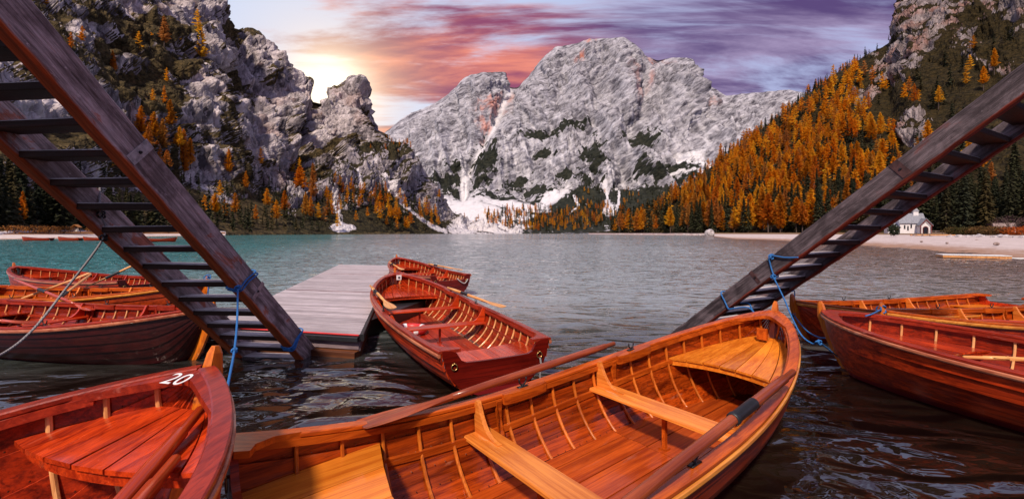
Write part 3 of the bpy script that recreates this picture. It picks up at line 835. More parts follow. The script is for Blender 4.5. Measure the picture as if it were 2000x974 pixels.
# ---- beaches and banks
def beach_mat(name, lo, hi, grass=None):
    m, t, b, out = new_mat(name)
    pos = t.n('ShaderNodeNewGeometry').outputs['Position']
    n1 = t.noise(pos, 0.9, 8.0, 0.65); n2 = t.noise(pos, 9.0, 4.0, 0.6)
    col = t.mix(t.ramp(t.math('ADD', t.math('MULTIPLY', n1, 0.6), t.math('MULTIPLY', n2, 0.4)), 0.35, 0.65), lo, hi)
    sp = t.n('ShaderNodeSeparateXYZ'); t.put(sp.inputs[0], pos)
    zz = t.math('ADD', sp.outputs[2], t.math('MULTIPLY', t.math('SUBTRACT', n1, 0.5), 0.5))
    col = t.mix(t.ramp(zz, 0.30, 0.06), col, (0.30, 0.17, 0.11))
    if grass is not None:
        col = t.mix(t.ramp(zz, grass[0], grass[0] + 0.22), col, t.mix(t.ramp(n1, 0.35, 0.65), grass[1], grass[2]))
    t.put(b.inputs['Base Color'], col); b.inputs['Roughness'].default_value = 0.9
    set_bump(t, b, t.math('ADD', n1, t.math('MULTIPLY', n2, 0.3)), 0.5, 0.15)
    return m


def sheet(name, rowsW, nu, nv, mat, label, amp=0.06, seed=201):
    """rowsW: list of rows, each a list of world points; lofted into one terrain sheet"""
    rows = [spline(r, 12) for r in rowsW]
    k = min(len(r) for r in rows)
    A = np.stack([np.stack([np.interp(np.linspace(0, 1, nu), np.linspace(0, 1, len(r)), r[:, c]) for c in range(3)], 1) for r in rows])
    cum = np.linspace(0, 1, len(rows)); v = np.linspace(0, 1, nv)
    G = np.stack([np.stack([np.interp(v, cum, A[:, j, c]) for c in range(3)], 1) for j in range(nu)], 1)
    G[..., 2] += amp * fbm(G.reshape(-1, 3) * np.array([0.25, 0.25, 0]) , 4, seed).reshape(nv, nu)
    me = mesh_np(name, G.reshape(-1, 3), grid_faces(nv, nu), True)
    return link(name, me, mat, label=label, kind='structure')


def gp(px, Y, z):
    return ((px - 1000) / FPX * Y, Y, z)


# right-hand gravel beach: waterline curves towards the camera on the right
wl = [(1395, 190), (1432, 118), (1500, 97), (1600, 68), (1700, 50), (1800, 40), (1900, 32), (2000, 24.5), (2200, 19)]
tp = [(1395, 215), (1450, 178), (1520, 160), (1600, 140), (1700, 112), (1800, 92), (1900, 74), (2000, 62), (2200, 50)]
bk = [(1395, 250), (1450, 230), (1520, 208), (1600, 184), (1700, 168), (1800, 158), (1900, 150), (2000, 142), (2200, 134)]
sheet('beach', [[gp(a, y * 0.93, -0.55) for a, y in wl], [gp(a, y, 0.0) for a, y in wl], [gp(a, 0.5 * (y + t_[1]), 0.42) for (a, y), t_ in zip(wl, tp)], [gp(a, y, 0.78) for a, y in tp],
                [gp(a, 0.65 * y + 0.35 * b_[1], 1.15) for (a, y), b_ in zip(tp, bk)], [gp(a, y, 1.75) for a, y in bk]], 240, 90,
      beach_mat('pale_gravel', (0.40, 0.325, 0.31), (0.58, 0.49, 0.475), (1.0, (0.10, 0.05, 0.02), (0.22, 0.12, 0.04))), 'pale gravel beach curving along the right bank')
# left shore: pale strip under the spruce forest
lw = [(-400, 76), (-200, 90), (0, 104), (90, 118), (180, 140), (300, 200), (440, 276)]
sheet('beach', [[gp(a, y * 0.95, -0.5) for a, y in lw], [gp(a, y, 0.0) for a, y in lw], [gp(a, y + 6, 0.75) for a, y in lw], [gp(a, y + 12, 1.3) for a, y in lw], [gp(a, y + 26, 2.2) for a, y in lw]], 160, 40,
      beach_mat('pale_left_gravel', (0.46, 0.38, 0.36), (0.66, 0.58, 0.56), (1.05, (0.16, 0.05, 0.015), (0.26, 0.12, 0.035))), 'pale beach strip with brown grass under the left forest', 0.05, 207)
# thin pale shoreline of the far bank on the right
fw = [(1150, 505), (1200, 412), (1260, 352), (1320, 300), (1400, 255), (1450, 222)]
sheet('shore', [[gp(a, y * 0.97, -0.6) for a, y in fw], [gp(a, y, 0.0) for a, y in fw], [gp(a, y + 5, 0.9) for a, y in fw], [gp(a, y + 18, 1.6) for a, y in fw]], 160, 24,
      beach_mat('stony_shore', (0.20, 0.14, 0.14), (0.48, 0.40, 0.41), (1.3, (0.07, 0.03, 0.02), (0.14, 0.06, 0.03))), 'stony shoreline below the larch forest', 0.25, 211)

# ------------------------------------------------------------------ trees
def leaf_mat(name, cols, trans, attr=False):
    m, t, b, out = new_mat(name)
    if attr:
        r = t.n('ShaderNodeAttribute', attribute_name='rnd').outputs['Fac']
    else:
        r = t.n('ShaderNodeObjectInfo').outputs['Random']
    cr = t.n('ShaderNodeValToRGB')
    el = cr.color_ramp.elements
    el[0].position = 0.0; el[0].color = (*cols[0], 1)
    el[1].position = 1.0; el[1].color = (*cols[-1], 1)
    for i, c in enumerate(cols[1:-1], 1):
        e = el.new(i / (len(cols) - 1)); e.color = (*c, 1)
    t.put(cr.inputs[0], r)
    pos = t.n('ShaderNodeNewGeometry').outputs['Position']
    n = t.noise(pos, 0.55, 3.0, 0.6)
    col = t.mix(t.ramp(n, 0.3, 0.7), t.mix(0.22, cr.outputs[0], (0, 0, 0)), cr.outputs[0])
    t.put(b.inputs['Base Color'], col); b.inputs['Roughness'].default_value = 0.8
    b.inputs['Specular IOR Level'].default_value = 0.1
    tr = t.n('ShaderNodeBsdfTranslucent'); t.put(tr.inputs[0], col)
    mx = t.n('ShaderNodeMixShader'); mx.inputs[0].default_value = trans
    t.put(mx.inputs[1], b.outputs[0]); t.put(mx.inputs[2], tr.outputs[0]); t.put(out.inputs[0], mx.outputs[0])
    return m


LARCH_C = [(0.42, 0.14, 0.02), (0.88, 0.40, 0.02), (0.95, 0.58, 0.045), (0.85, 0.32, 0.016), (0.55, 0.25, 0.08), (0.94, 0.52, 0.03), (0.66, 0.20, 0.02), (0.92, 0.45, 0.022)]
SPRUCE_C = [(0.028, 0.034, 0.020), (0.055, 0.055, 0.026), (0.040, 0.046, 0.028), (0.085, 0.062, 0.024)]
M['larch'] = leaf_mat('larch_needles', LARCH_C, 0.55)
M['spruce'] = leaf_mat('spruce_needles', SPRUCE_C, 0.15)
M['larch_far'] = leaf_mat('far_larch_needles', LARCH_C, 0.55, True)
M['spruce_far'] = leaf_mat('far_spruce_needles', SPRUCE_C, 0.15, True)
M['bark'] = plain('bark', (0.085, 0.055, 0.045), 0.9, 0, 0.4, 3, 0.5, 0.05)


def tree_geo(kind, seed, nb, ncl, size):
    """unit-height conifer: trunk (V, F) and crown triangles (V, F)"""
    g = np.random.default_rng(seed)
    n = 6; zz = [0, 0.3, 0.65, 1.0]; rr = [0.014, 0.010, 0.006, 0.001]
    bend = g.normal(0, 0.006, (4, 2)); bend[0] = 0
    TV = np.array([[bend[i, 0] + rr[i] * math.cos(2 * math.pi * k / n), bend[i, 1] + rr[i] * math.sin(2 * math.pi * k / n), zz[i]] for i in range(4) for k in range(n)])
    TF = [(i * n + k, i * n + (k + 1) % n, (i + 1) * n + (k + 1) % n, (i + 1) * n + k) for i in range(3) for k in range(n)]
    z0 = g.uniform(0.16, 0.34) if kind == 'larch' else g.uniform(0.05, 0.12)
    rad = g.uniform(0.15, 0.20) if kind == 'larch' else g.uniform(0.125, 0.165)
    pw = 0.62 if kind == 'larch' else 0.9
    V = []
    lean = g.uniform(0, 6.28)
    for b in range(nb):
        f = (b + g.uniform(0, 1)) / nb
        z = z0 + (1 - z0) * f ** 0.95
        s = (z - z0) / (1 - z0)
        prof = (1 - s) ** pw * (0.45 + 0.55 * min(1, s / 0.14)) + 0.015
        L = rad * prof * g.uniform(0.55, 1.2) * (1 + 0.2 * math.cos(b * 2.4 - lean))
        a = b * 2.39996 + g.uniform(-0.5, 0.5)
        droop = g.uniform(-0.05, 0.25) if kind == 'larch' else g.uniform(0.25, 0.65)
        for c in range(ncl):
            q = (c + 0.55) / ncl if ncl > 1 else 0.6
            r = L * q
            up = 0.25 if kind == 'larch' else 0.0
            p = np.array([math.cos(a) * r, math.sin(a) * r, z - droop * r + up * r * q])
            p += g.normal(0, 0.004, 3)
            w = size * g.uniform(0.6, 1.25) * (0.55 + 0.65 * prof)
            # flat spray along the branch plus hanging spray
            e1 = np.array([math.cos(a), math.sin(a), -droop]) * w * 1.25
            t2 = np.array([-math.sin(a), math.cos(a), g.uniform(-0.5, 0.5)]) * w * 0.85
            V += [p - e1 * 0.6 - t2 * 0.55, p + e1 * 0.9 + t2 * 0.15, p - e1 * 0.1 + t2 * 0.95]
            dn = np.array([g.normal(0, 0.35), g.normal(0, 0.35), -1.0]) * w * g.uniform(0.7, 1.2)
            V += [p - e1 * 0.55, p + e1 * 0.75 + t2 * 0.2, p + dn * 0.8 + t2 * g.uniform(-0.3, 0.3)]
    # leader
    for k in range(4):
        a = k * 1.57; V += [(0.0, 0.0, 1.03), (0.012 * math.cos(a), 0.012 * math.sin(a), 0.95), (0.012 * math.cos(a + 1.3), 0.012 * math.sin(a + 1.3), 0.95)]
    V = np.array(V); Fc = np.arange(len(V)).reshape(-1, 3)
    return TV, TF, V, Fc


TREES = {}
for kind in ('larch', 'spruce'):
    near, mid, far = [], [], []
    for k in range(6):
        TV, TF, CV, CF = tree_geo(kind, 100 + k * 7 + (50 if kind == 'spruce' else 0), 130 if kind == 'larch' else 150, 6, 0.034 if kind == 'larch' else 0.028)
        near.append((mesh_np('trunk', TV, TF, True), mesh_np('crown', CV, CF)))
        near[-1][0].materials.append(M['bark']); near[-1][1].materials.append(M[kind])
        TV, TF, CV, CF = tree_geo(kind, 300 + k * 7 + (50 if kind == 'spruce' else 0), 80, 4, 0.036)
        V = np.vstack([TV, CV]); Fs = [tuple(f) for f in TF] + [tuple(int(i) + len(TV) for i in f) for f in CF]
        me = mesh_np(kind + '_tree', V, Fs); me.materials.append(M['bark']); me.materials.append(M[kind])
        me.polygons.foreach_set('material_index', np.array([0] * len(TF) + [1] * len(CF), np.int32))
        mid.append(me)
        TV, TF, CV, CF = tree_geo(kind, 500 + k * 7 + (50 if kind == 'spruce' else 0), 26, 2, 0.075)
        far.append(CV)
    TREES[kind] = (near, mid, far)

SPOTS = {'larch': [], 'spruce': []}      # (x, y, z, height, place)


def area_sample(S, n, weight, seed):
    P, px, py = S
    g = np.random.default_rng(seed)
    du = np.gradient(P, axis=1); dv = np.gradient(P, axis=0)
    a = np.linalg.norm(np.cross(du, dv), axis=-1)
    w = np.clip(weight, 0, None) * a
    w[-1, :] = 0
    idx = g.choice(w.size, n, replace=False, p=(w / w.sum()).ravel())
    return P.reshape(-1, 3)[idx] + np.column_stack([g.normal(0, 1.0, (n, 2)), np.full(n, -0.3)]), g


def at_pixel(S, x, y):
    P = S[0]; qx, qy = project(P)
    i = np.argmin((qx - x) ** 2 + (qy - y) ** 2 + 1e9 * (P[..., 1] < 60)); return P.reshape(-1, 3)[i]


# right slope
P, px, py = RIGHT
nz = fbm(P.reshape(-1, 3) / 40.0, 3, 301).reshape(px.shape)
crest_d = py - np.interp(px, [1185, 1200, 1300, 1400, 1500, 1620, 1700, 1745], [452, 447, 390, 318, 242, 152, 104, 84])
inside = (px > 1192) & (px < 2150) & (py > 20) & (py < 451)
dens = inside * (0.35 + 0.65 * sstep(nz, -0.4, 0.3))
body = 1 - sstep(px + 0.45 * (300 - py), 1620, 1800)          # golden mass on the lower left of the slope
band = np.exp(-(seg_dist(px, py, [(1560, 330), (1620, 260), (1640, 200), (1660, 160)]) / 34.0) ** 2)
stand = np.exp(-(((px - 1690) / 60) ** 2 + ((py - 335) / 30) ** 2))
lw_ = dens * (1.0 * body + 0.65 * band + 0.8 * stand + 0.09) * sstep(crest_d, 4, 30) * (1 - ell(px, py, [(1870, 40, 170, 90, 10), (1750, 118, 60, 55, -35), (1790, 245, 34, 40, 0)], 0.4))
lw_ *= 0.35 + 0.65 * sstep(440 - py, 0, 14)
S_, g = area_sample(RIGHT, 1000, lw_, 1)
for p in S_: SPOTS['larch'].append((*p, g.uniform(13, 27), 'right'))
sw = inside * (1.0 * body + 0.30 * sstep(nz, 0.0, 0.4) + 1.6 * sstep(py, 395, 440) + 1.2 * np.exp(-(crest_d / 18.0) ** 2) + 0.35 * sstep(px, 1650, 1800) * sstep(py, 280, 330) + 0.05) * (1 - ell(px, py, [(1870, 40, 170, 90, 10), (1750, 118, 55, 50, -35), (1790, 245, 34, 40, 0)], 0.4))
S_, g = area_sample(RIGHT, 1250, sw, 2)
for p in S_: SPOTS['spruce'].append((*p, g.uniform(12, 24) if p[1] < 480 else g.uniform(9, 15), 'right'))
# tall dark wall of spruces behind the chapel, on the bank
g = np.random.default_rng(3)
for k in range(120):
    x = g.uniform(1690, 2180); Y = g.uniform(152, 196)
    if 1735 < x < 1835 and Y < 172: continue
    SPOTS['spruce'].append((*gp(x, Y, 1.7), g.uniform(17, 27), 'chapel'))
# front row along the right shore
for k in range(110):
    x = g.uniform(1200, 1700); Y = np.interp(x, [1200, 1300, 1400, 1500, 1620, 1700], [424, 326, 270, 228, 196, 180]) + g.uniform(0, 16)
    SPOTS['spruce' if g.uniform() < 0.45 else 'larch'].append((*gp(x, Y, 0.8), g.uniform(15, 25), 'right'))
# left shore forest
for k in range(300):
    x = g.uniform(-330, 640); Y = np.interp(x, [-330, 0, 150, 300, 440, 640], [98, 122, 172, 242, 318, 490]) * g.uniform(1.0, 1.28)
    z = float(at_pixel(LEFT, x, 448)[2]) if False else 1.5 + 9 * max(0, (Y / np.interp(x, [-330, 0, 150, 300, 440, 640], [98, 122, 172, 242, 318, 490]) - 1.06))
    SPOTS['spruce'].append((*gp(x, Y, z), g.uniform(17, 27) if x < 420 else g.uniform(12, 19), 'left'))
for x, y, h in [(45, 441, 56), (105, 434, 26), (250, 444, 36), (275, 268, 52), (302, 288, 58), (290, 300, 46), (318, 305, 60), (333, 262, 56), (345, 320, 50), (360, 352, 82), (212, 338, 42), (186, 330, 30), (320, 92, 50), (296, 100, 30), (345, 92, 36), (362, 98, 34), (376, 102, 36),
                 (390, 124, 60), (272, 106, 36), (220, 150, 42), (160, 92, 34), (324, 168, 28), (321, 206, 32), (448, 345, 44), (460, 425, 40), (500, 440, 34), (510, 330, 34), (585, 392, 56), (612, 398, 66), (596, 432, 46), (606, 432, 40), (622, 438, 36), (633, 440, 32), (576, 320, 30), (578, 290, 26), (520, 415, 40), (440, 430, 34),
                 (575, 345, 36), (586, 350, 36), (385, 60, 36), (140, 100, 30), (300, 205, 26), (90, 15, 26), (285, 318, 50), (308, 330, 46), (268, 322, 40), (326, 345, 44), (372, 330, 50), (352, 300, 44), (420, 430, 44), (400, 424, 36), (480, 380, 38), (540, 438, 40), (555, 425, 44), (565, 436, 34), (232, 330, 36), (255, 300, 36), (640, 436, 36), (648, 428, 30), (430, 395, 36)]:
    q = at_pixel(LEFT, x, y); SPOTS['larch'].append((*q, 1.2 * h * q[1] / FPX, 'left'))
S_, g = area_sample(LEFT, 260, ((LEFT[1] > 0) & (LEFT[1] < 700) & (LEFT[2] > 330) & (LEFT[2] < 448)) * 1.0, 5)
for p in S_: SPOTS['spruce'].append((*p, g.uniform(10, 20), 'left'))
# spur and far end of the lake
P, px, py = SPUR
S_, g = area_sample(SPUR, 150, ((px > 640) & (px < 860) & (py > 368 + 0.1 * (px - 640)) & (py < 452)) * (0.3 + np.exp(-(seg_dist(px, py, [(660, 375), (720, 395), (790, 440)]) / 22.0) ** 2)), 7)
for p in S_: SPOTS['larch' if g.uniform() < 0.62 else 'spruce'].append((*p, g.uniform(16, 27), 'spur'))
S_, g = area_sample(SPUR, 60, ((px > 725) & (px < 800) & (py > 268) & (py < 300)) * 1.0, 8)
for p in S_: SPOTS['larch' if g.uniform() < 0.5 else 'spruce'].append((*p, g.uniform(9, 15), 'spur'))
P, px, py = MID
S_, g = area_sample(MID, 620, ell(px, py, [(1060, 432, 130, 22, 0), (1160, 420, 60, 24, 0), (860, 440, 60, 12, 0), (1040, 420, 60, 12, 0)], 0.3) * (py < 455), 9)
for p in S_: SPOTS['larch' if g.uniform() < 0.45 else 'spruce'].append((*p, g.uniform(17, 28), 'far'))
S_, g = area_sample(MID, 70, ell(px, py, [(1150, 388, 34, 26, 0), (1222, 390, 26, 20, 0)], 0.3), 10)
for p in S_: SPOTS['larch' if g.uniform() < 0.3 else 'spruce'].append((*p, g.uniform(14, 24), 'far'))

TREE_TEXT = {
    ('larch', 'right'): ('golden larch on the right-hand slope', 'golden larches on the right slope'),
    ('spruce', 'right'): ('dark spruce among larches on the right-hand slope', 'dark spruces on the right slope'),
    ('spruce', 'chapel'): ('tall dark spruce in the stand behind the white chapel', 'spruces behind the chapel'),
    ('larch', 'left'): ('orange larch standing on the left cliffs and shore', 'orange larches on the left mountain'),
    ('spruce', 'left'): ('dark spruce in the forest along the left shore', 'spruces along the left shore'),
    ('larch', 'spur'): ('orange larch on the low rock spur left of centre', 'larches on the spur'),
    ('spruce', 'spur'): ('dark spruce on the low rock spur left of centre', 'spruces on the spur'),
    ('larch', 'far'): ('tiny orange larch at the far end of the lake', 'larches at the far end of the lake'),
    ('spruce', 'far'): ('tiny dark spruce at the far end of the lake', 'spruces at the far end of the lake'),
}


def plant():
    g = np.random.default_rng(77)
    for kind in ('larch', 'spruce'):
        L = SPOTS[kind]
        def size(s):
            x = 1000 + FPX * s[0] / s[1]
            return FPX * s[3] / s[1] * (0.2 if (x < -40 or x > 2040) else 1.0) * (0.8 if s[4] == 'left' and kind == 'spruce' else 1.0)
        L.sort(key=size, reverse=True)
        near, mid, far = TREES[kind]
        for i, (x, y, z, h, place) in enumerate(L[:300]):
            lab, grp = TREE_TEXT[(kind, place)]
            if place == 'right':
                lab += ', in the front rows by the shore' if y < 300 else (', halfway up' if y < 400 else ', in the upper part')
            rz = g.uniform(0, 6.28); k = int(g.integers(0, 6)); wd = g.uniform(0.78, 1.35)
            if FPX * h / y > 48:
                o = thing(kind + '_tree', lab, 'tree', (x, y, z), rz, grp)
                o.scale = (h * wd, h * wd, h)
                link('trunk', near[k][0], None, o); link('crown', near[k][1], None, o)
            else:
                o = link(kind + '_tree', mid[k], None, None, lab, 'tree', grp, None, (x, y, z), (0, 0, rz))
                o.scale = (h * wd, h * wd, h)
        rest = L[300:]
        if rest:
            VV, RR = [], []
            for (x, y, z, h, place) in rest:
                a = g.uniform(0, 6.28); c, s = math.cos(a), math.sin(a)
                V = far[int(g.integers(0, 6))] * np.array([h * g.uniform(0.9, 1.2)] * 2 + [h])
                VV.append(np.column_stack([V[:, 0] * c - V[:, 1] * s + x, V[:, 0] * s + V[:, 1] * c + y, V[:, 2] + z]))
                RR.append(np.full(len(V), g.uniform(0, 1)))
            VV = np.vstack(VV); RR = np.concatenate(RR)
            me = mesh_np(kind + '_forest', VV, np.arange(len(VV)).reshape(-1, 3))
            me.attributes.new('rnd', 'FLOAT', 'POINT').data.foreach_set('value', RR.astype(np.float32))
            link(kind + '_forest', me, M[kind + '_far'], label='distant mass of golden larches on the slopes' if kind == 'larch' else 'distant mass of dark spruces on the slopes', cat='forest', kind='stuff')


plant()

# ------------------------------------------------------------------ rowing boats
class Boat:
    def __init__(self, x, y, th, L, bt, bm, tm, pw, qw, z0, zs, zb, tz, style='red', label='', group=None, thwarts=None, deck=1.05, stern=0.62, ribs=21, detail=True, name='rowing_boat', seat_drop=0.17, knees=True, hook=(0.16, 0.30), dcurve=0.10):
        self.dcurve = dcurve
        self.hook = hook
        self.L, self.bt, self.bm, self.tm, self.pw, self.qw, self.z0, self.zs, self.zb, self.tz = L, bt, bm, tm, pw, qw, z0, zs, zb, tz
        self.root = thing(name, label, 'rowing boat', (x, y, 0), th, group)
        self.th = th; self.o = (x, y)
        s = {'orange': 'or', 'red': 'rd', 'dark': 'rd', 'mixed': 'or'}[style]
        hull = {'orange': 'or_hull', 'red': 'rd_hull', 'dark': 'dk_hull', 'mixed': 'rd_hull'}[style]
        self.m = {k: M[s + '_' + k] for k in ('rib', 'seat', 'deck', 'floor', 'rail', 'edge')}
        self.m['hull'] = M[hull]; self.m['inner'] = M[('or' if style in ('orange', 'mixed') else 'rd') + '_inner']
        self.sd = seat_drop
        st = np.concatenate([np.linspace(0, 0.8 * L, 20), L - 0.2 * L * (np.linspace(1, 0, 16)[1:]) ** 1.5])
        self.st = st
        self.planks(); self.transom(); self.rails(); self.stem()
        if detail:
            self.ribs(ribs)
            self.floor(deck)
            self.foredeck(deck)
            self.sternseat(stern)
            for k, sp in enumerate(thwarts or (0.33, 0.56)):
                self.thwart(sp * L, knees)
            self.rowlocks([sp * L + 0.42 for sp in (thwarts or (0.33, 0.56))] )
            self.rivets(ribs)

    # --- hull form
    def half(self, s):
        t = np.clip(np.asarray(s, float) / self.L, 0, 1)
        a = np.where(t < self.tm, self.bm - (self.bm - self.bt) * np.abs((self.tm - t) / self.tm) ** 2,
                     self.bm * (1 - np.clip((t - self.tm) / (1 - self.tm), 0, 1) ** self.pw) ** self.qw)
        return np.maximum(a, 0.0)

    def sheer(self, s):
        t = np.asarray(s, float) / self.L
        return self.z0 + self.zs * np.clip((self.tz - t) / self.tz, 0, 1) ** 2 + self.zb * np.clip((t - self.tz) / (1 - self.tz), 0, 1) ** 2

    def keel(self, s):
        s = np.asarray(s, float); L = self.L
        k = -0.13 + 0.10 * np.clip(1 - s / (0.35 * L), 0, 1) ** 2
        r = np.clip((s - (L - 0.55)) / 0.55, 0, 1)
        zb = float(self.sheer(L))
        st = r ** 2.2
        return k + (zb - 0.02 - k) * st

    def pt(self, s, v, side, off=0.0):
        s = np.asarray(s, float)
        b, zs, zk = self.half(s), self.sheer(s), self.keel(s)
        ph = np.clip(v, 0, 1) * math.pi / 2
        y = b * np.sin(ph) ** 0.75; z = zk + (zs - zk) * (1 - np.cos(ph)) ** 0.85
        if np.any(off):
            e = 0.01
            p2 = np.clip(v + e, 0, 1) * math.pi / 2; p1 = np.clip(v - e, 0, 1) * math.pi / 2
            dy = b * (np.sin(p2) ** 0.75 - np.sin(p1) ** 0.75); dz = (zs - zk) * ((1 - np.cos(p2)) ** 0.85 - (1 - np.cos(p1)) ** 0.85)
            l = np.hypot(dy, dz) + 1e-9
            y = np.maximum(y + off * dz / l, 0.0); z = z - off * dy / l
        return np.stack([s, side * y, z], -1)

    def v_at(self, s, z):
        zs, zk = self.sheer(s), self.keel(s)
        r = np.clip((z - zk) / np.maximum(zs - zk, 1e-4), 0, 1)
        return np.arccos(np.clip(1 - r ** (1 / 0.85), -1, 1)) / (math.pi / 2)

    def y_at(self, s, z):
        return self.pt(s, self.v_at(s, z), 1)[..., 1]

    def planks(self):
        n = 8; st = self.st; k = len(st)
        for side in (1, -1):
            for i in range(n):
                v0 = i / n - (0.014 if i else 0); v1 = (i + 1) / n
                vs = [v0, 0.5 * (v0 + v1), v1]
                offs = [0.018, 0.010, 0.0]
                rows = [self.pt(st, v, side, o) for v, o in zip(vs, offs)] + [self.pt(st, v, side, o - 0.012) for v, o in zip(vs[::-1], offs[::-1])]
                V = np.vstack(rows); m = len(rows)
                Fs = []
                for a in range(m):
                    b = (a + 1) % m
                    for j in range(k - 1):
                        q = (a * k + j, a * k + j + 1, b * k + j + 1, b * k + j)
                        Fs.append(q if side < 0 else q[::-1])
                cap = tuple(a * k for a in range(m))
                Fs.append(cap if side > 0 else cap[::-1])
                o = link('plank', mesh_np('plank', V, Fs, False), self.m['hull'], self.root)
                if self.m['inner'] is not self.m['hull']:
                    o.data.materials.append(self.m['inner'])
                    mi = np.zeros(len(Fs), np.int32)
                    mi[3 * (k - 1):5 * (k - 1)] = 1
                    o.data.polygons.foreach_set('material_index', mi)

    def transom(self):
        n = 25; b = self.bt; zs = float(self.sheer(0)); ys = np.linspace(-b, b, n)
        vs = np.linspace(0, 1, 60); sec = self.pt(np.zeros(60), vs, 1)
        zb = np.interp(np.abs(ys), sec[:, 1], sec[:, 2])
        r = np.abs(ys) / b
        zt = zs + 0.02 - 0.12 * (1 - sstep(r, 0.62, 0.80)) - 0.02 * (1 - r ** 2)
        zt = np.maximum(zt, zb)
        V = []
        for x in (0.02, -0.012):
            V += [(x, y, z) for y, z in zip(ys, zb)] + [(x, y, z) for y, z in zip(ys, zt)]
        Fs = []
        for j in range(n - 1):
            Fs += [(j, j + 1, n + j + 1, n + j), (2 * n + j + 1, 2 * n + j, 3 * n + j, 3 * n + j + 1), (n + j, n + j + 1, 3 * n + j + 1, 3 * n + j), (j + 1, j, 2 * n + j, 2 * n + j + 1)]
        tr = link('transom', mesh_np('transom', V, Fs), M['transom'] if self.m['rail'] is M['rd_rail'] else self.m['hull'], self.root)
        for y in (-b * 0.80, b * 0.80):
            a = np.linspace(0, 2 * math.pi, 15)
            mb = MB(); mb.tube(np.stack([-0.022 + 0 * a, y + 0.030 * np.cos(a), zs - 0.14 + 0.030 * np.sin(a)], 1), 0.005, 6, False)
            mb.tube([(-0.012, y, zs - 0.105), (-0.034, y, zs - 0.105)], 0.008, 6)
            mb.build('mooring_ring', M['brass'], tr, True)

    def curve(self, side, s0=0.0, s1=None, n=44):
        L = self.L; s1 = L - 0.01 if s1 is None else s1
        u = np.linspace(0, 1, n); s = s0 + (s1 - s0) * (1 - (1 - u) ** 1.35)
        p = np.stack([s, side * self.half(s), self.sheer(s)], -1)
        tg = np.gradient(p, axis=0); tg /= np.linalg.norm(tg, axis=1)[:, None]
        lat = np.cross(tg, np.array([0, 0, 1.0])); lat /= np.linalg.norm(lat, axis=1)[:, None] + 1e-9
        lat *= -side          # outwards
        return p, lat, np.tile([0, 0, 1.0], (n, 1))

    def rails(self):
        for side in (1, -1):
            p, lat, up = self.curve(side)
            c = 0.006
            lo, hi, a, b = -0.036, 0.036, -0.004, 0.024
            sec = [(lo + c, a), (hi - c, a), (hi, a + c), (hi, b - c), (hi - c, b), (lo + c, b), (lo, b - c), (lo, a + c)]
            if side < 0: sec = sec[::-1]
            p2 = p.copy()
            MB().sweep(p2, lat, up, sec).build('gunwale', self.m['rail'], self.root)
            sec = [(0.014, -0.042), (0.038, -0.042), (0.044, -0.03), (0.044, -0.012), (0.038, -0.005), (0.014, -0.005)]
            if side < 0: sec = sec[::-1]
            MB().sweep(p, lat, up, sec).build('rub_rail', self.m['edge'], self.root)
            p, lat, up = self.curve(side, 0.06, self.L - 0.22)
            sec = [(-0.046, -0.040), (-0.020, -0.040), (-0.020, -0.005), (-0.046, -0.005)]
            if side < 0: sec = sec[::-1]
            MB().sweep(p, lat, up, sec).build('inwale', self.m['rail'], self.root)
            # riser that carries the thwarts
            s = np.linspace(0.5, self.L - 0.8, 30); z = self.sheer(s) - self.sd - 0.035
            y = self.y_at(s, z)
            pp = np.stack([s, side * (y - 0.012), z], -1)
            sec = [(-0.016, -0.02), (0.010, -0.02), (0.010, 0.02), (-0.016, 0.02)]
            if side < 0: sec = sec[::-1]
            MB().sweep(pp, np.tile([0, side, 0.0], (30, 1)), np.tile([0, 0, 1.0], (30, 1)), sec).build('riser', self.m['rail'], self.root)

    def stem(self):
        L = self.L; zb = float(self.sheer(L))
        s = np.concatenate([np.linspace(L - 0.56, L - 0.012, 12)])
        z = self.keel(s)
        path = [(a + 0.034, 0, b - 0.008) for a, b in zip(s, z)]
        d = np.array(path[-1]) - np.array(path[-3]); d /= np.linalg.norm(d)
        lean = np.array([0.18, 0, 0.98])
        q = np.array(path[-1])
        path += [tuple(q + lean * 0.07), tuple(q + lean * 0.15), tuple(q + lean * 0.185)]
        path = np.array(path)
        tg = np.gradient(path, axis=0); tg /= np.linalg.norm(tg, axis=1)[:, None]
        fw = np.cross(np.array([0, 1.0, 0]), tg)          # forward-ish
        w = np.concatenate([np.full(len(s), 0.030), [0.026, 0.020, 0.011]])
        dp = np.concatenate([np.full(len(s), 0.058), [0.048, 0.034, 0.018]])
        V = []; n = 6
        sec = [(-1, -0.7), (1, -0.7), (1, 0.5), (0.55, 1), (-0.55, 1), (-1, 0.5)]
        for p, f, a, b in zip(path, fw, w, dp):
            for (sx, sy) in sec:
                V.append(p + np.array([0, 1.0, 0]) * sx * a + (f if f[0] > 0 else -f) * sy * b)
        m = len(path)
        Fs = [(i * n + k, i * n + (k + 1) % n, (i + 1) * n + (k + 1) % n, (i + 1) * n + k) for i in range(m - 1) for k in range(n)]
        Fs += [tuple(range(n))[::-1], tuple((m - 1) * n + k for k in range(n))]
        link('stem', mesh_np('stem', V, Fs), M['stem'], self.root)
        self.stem_top = path[-1]; self.stem_path = path
        ks = np.linspace(0.0, L - 0.5, 24)
        kp = np.stack([ks, 0 * ks, self.keel(ks)], -1)
        MB().sweep(kp, np.tile([0, 1.0, 0], (24, 1)), np.tile([0, 0, 1.0], (24, 1)), [(-0.02, -0.05), (0.02, -0.05), (0.02, 0.005), (-0.02, 0.005)]).build('keel', self.m['hull'], self.root)
        # breasthook: plate in the eyes of the boat with a hollow after edge
        n = 13; r = np.linspace(-1, 1, n)
        ln = self.hook[0] + self.hook[1] * np.abs(r) ** 2.2
        fr = np.linspace(0, 1, 8)
        V = []
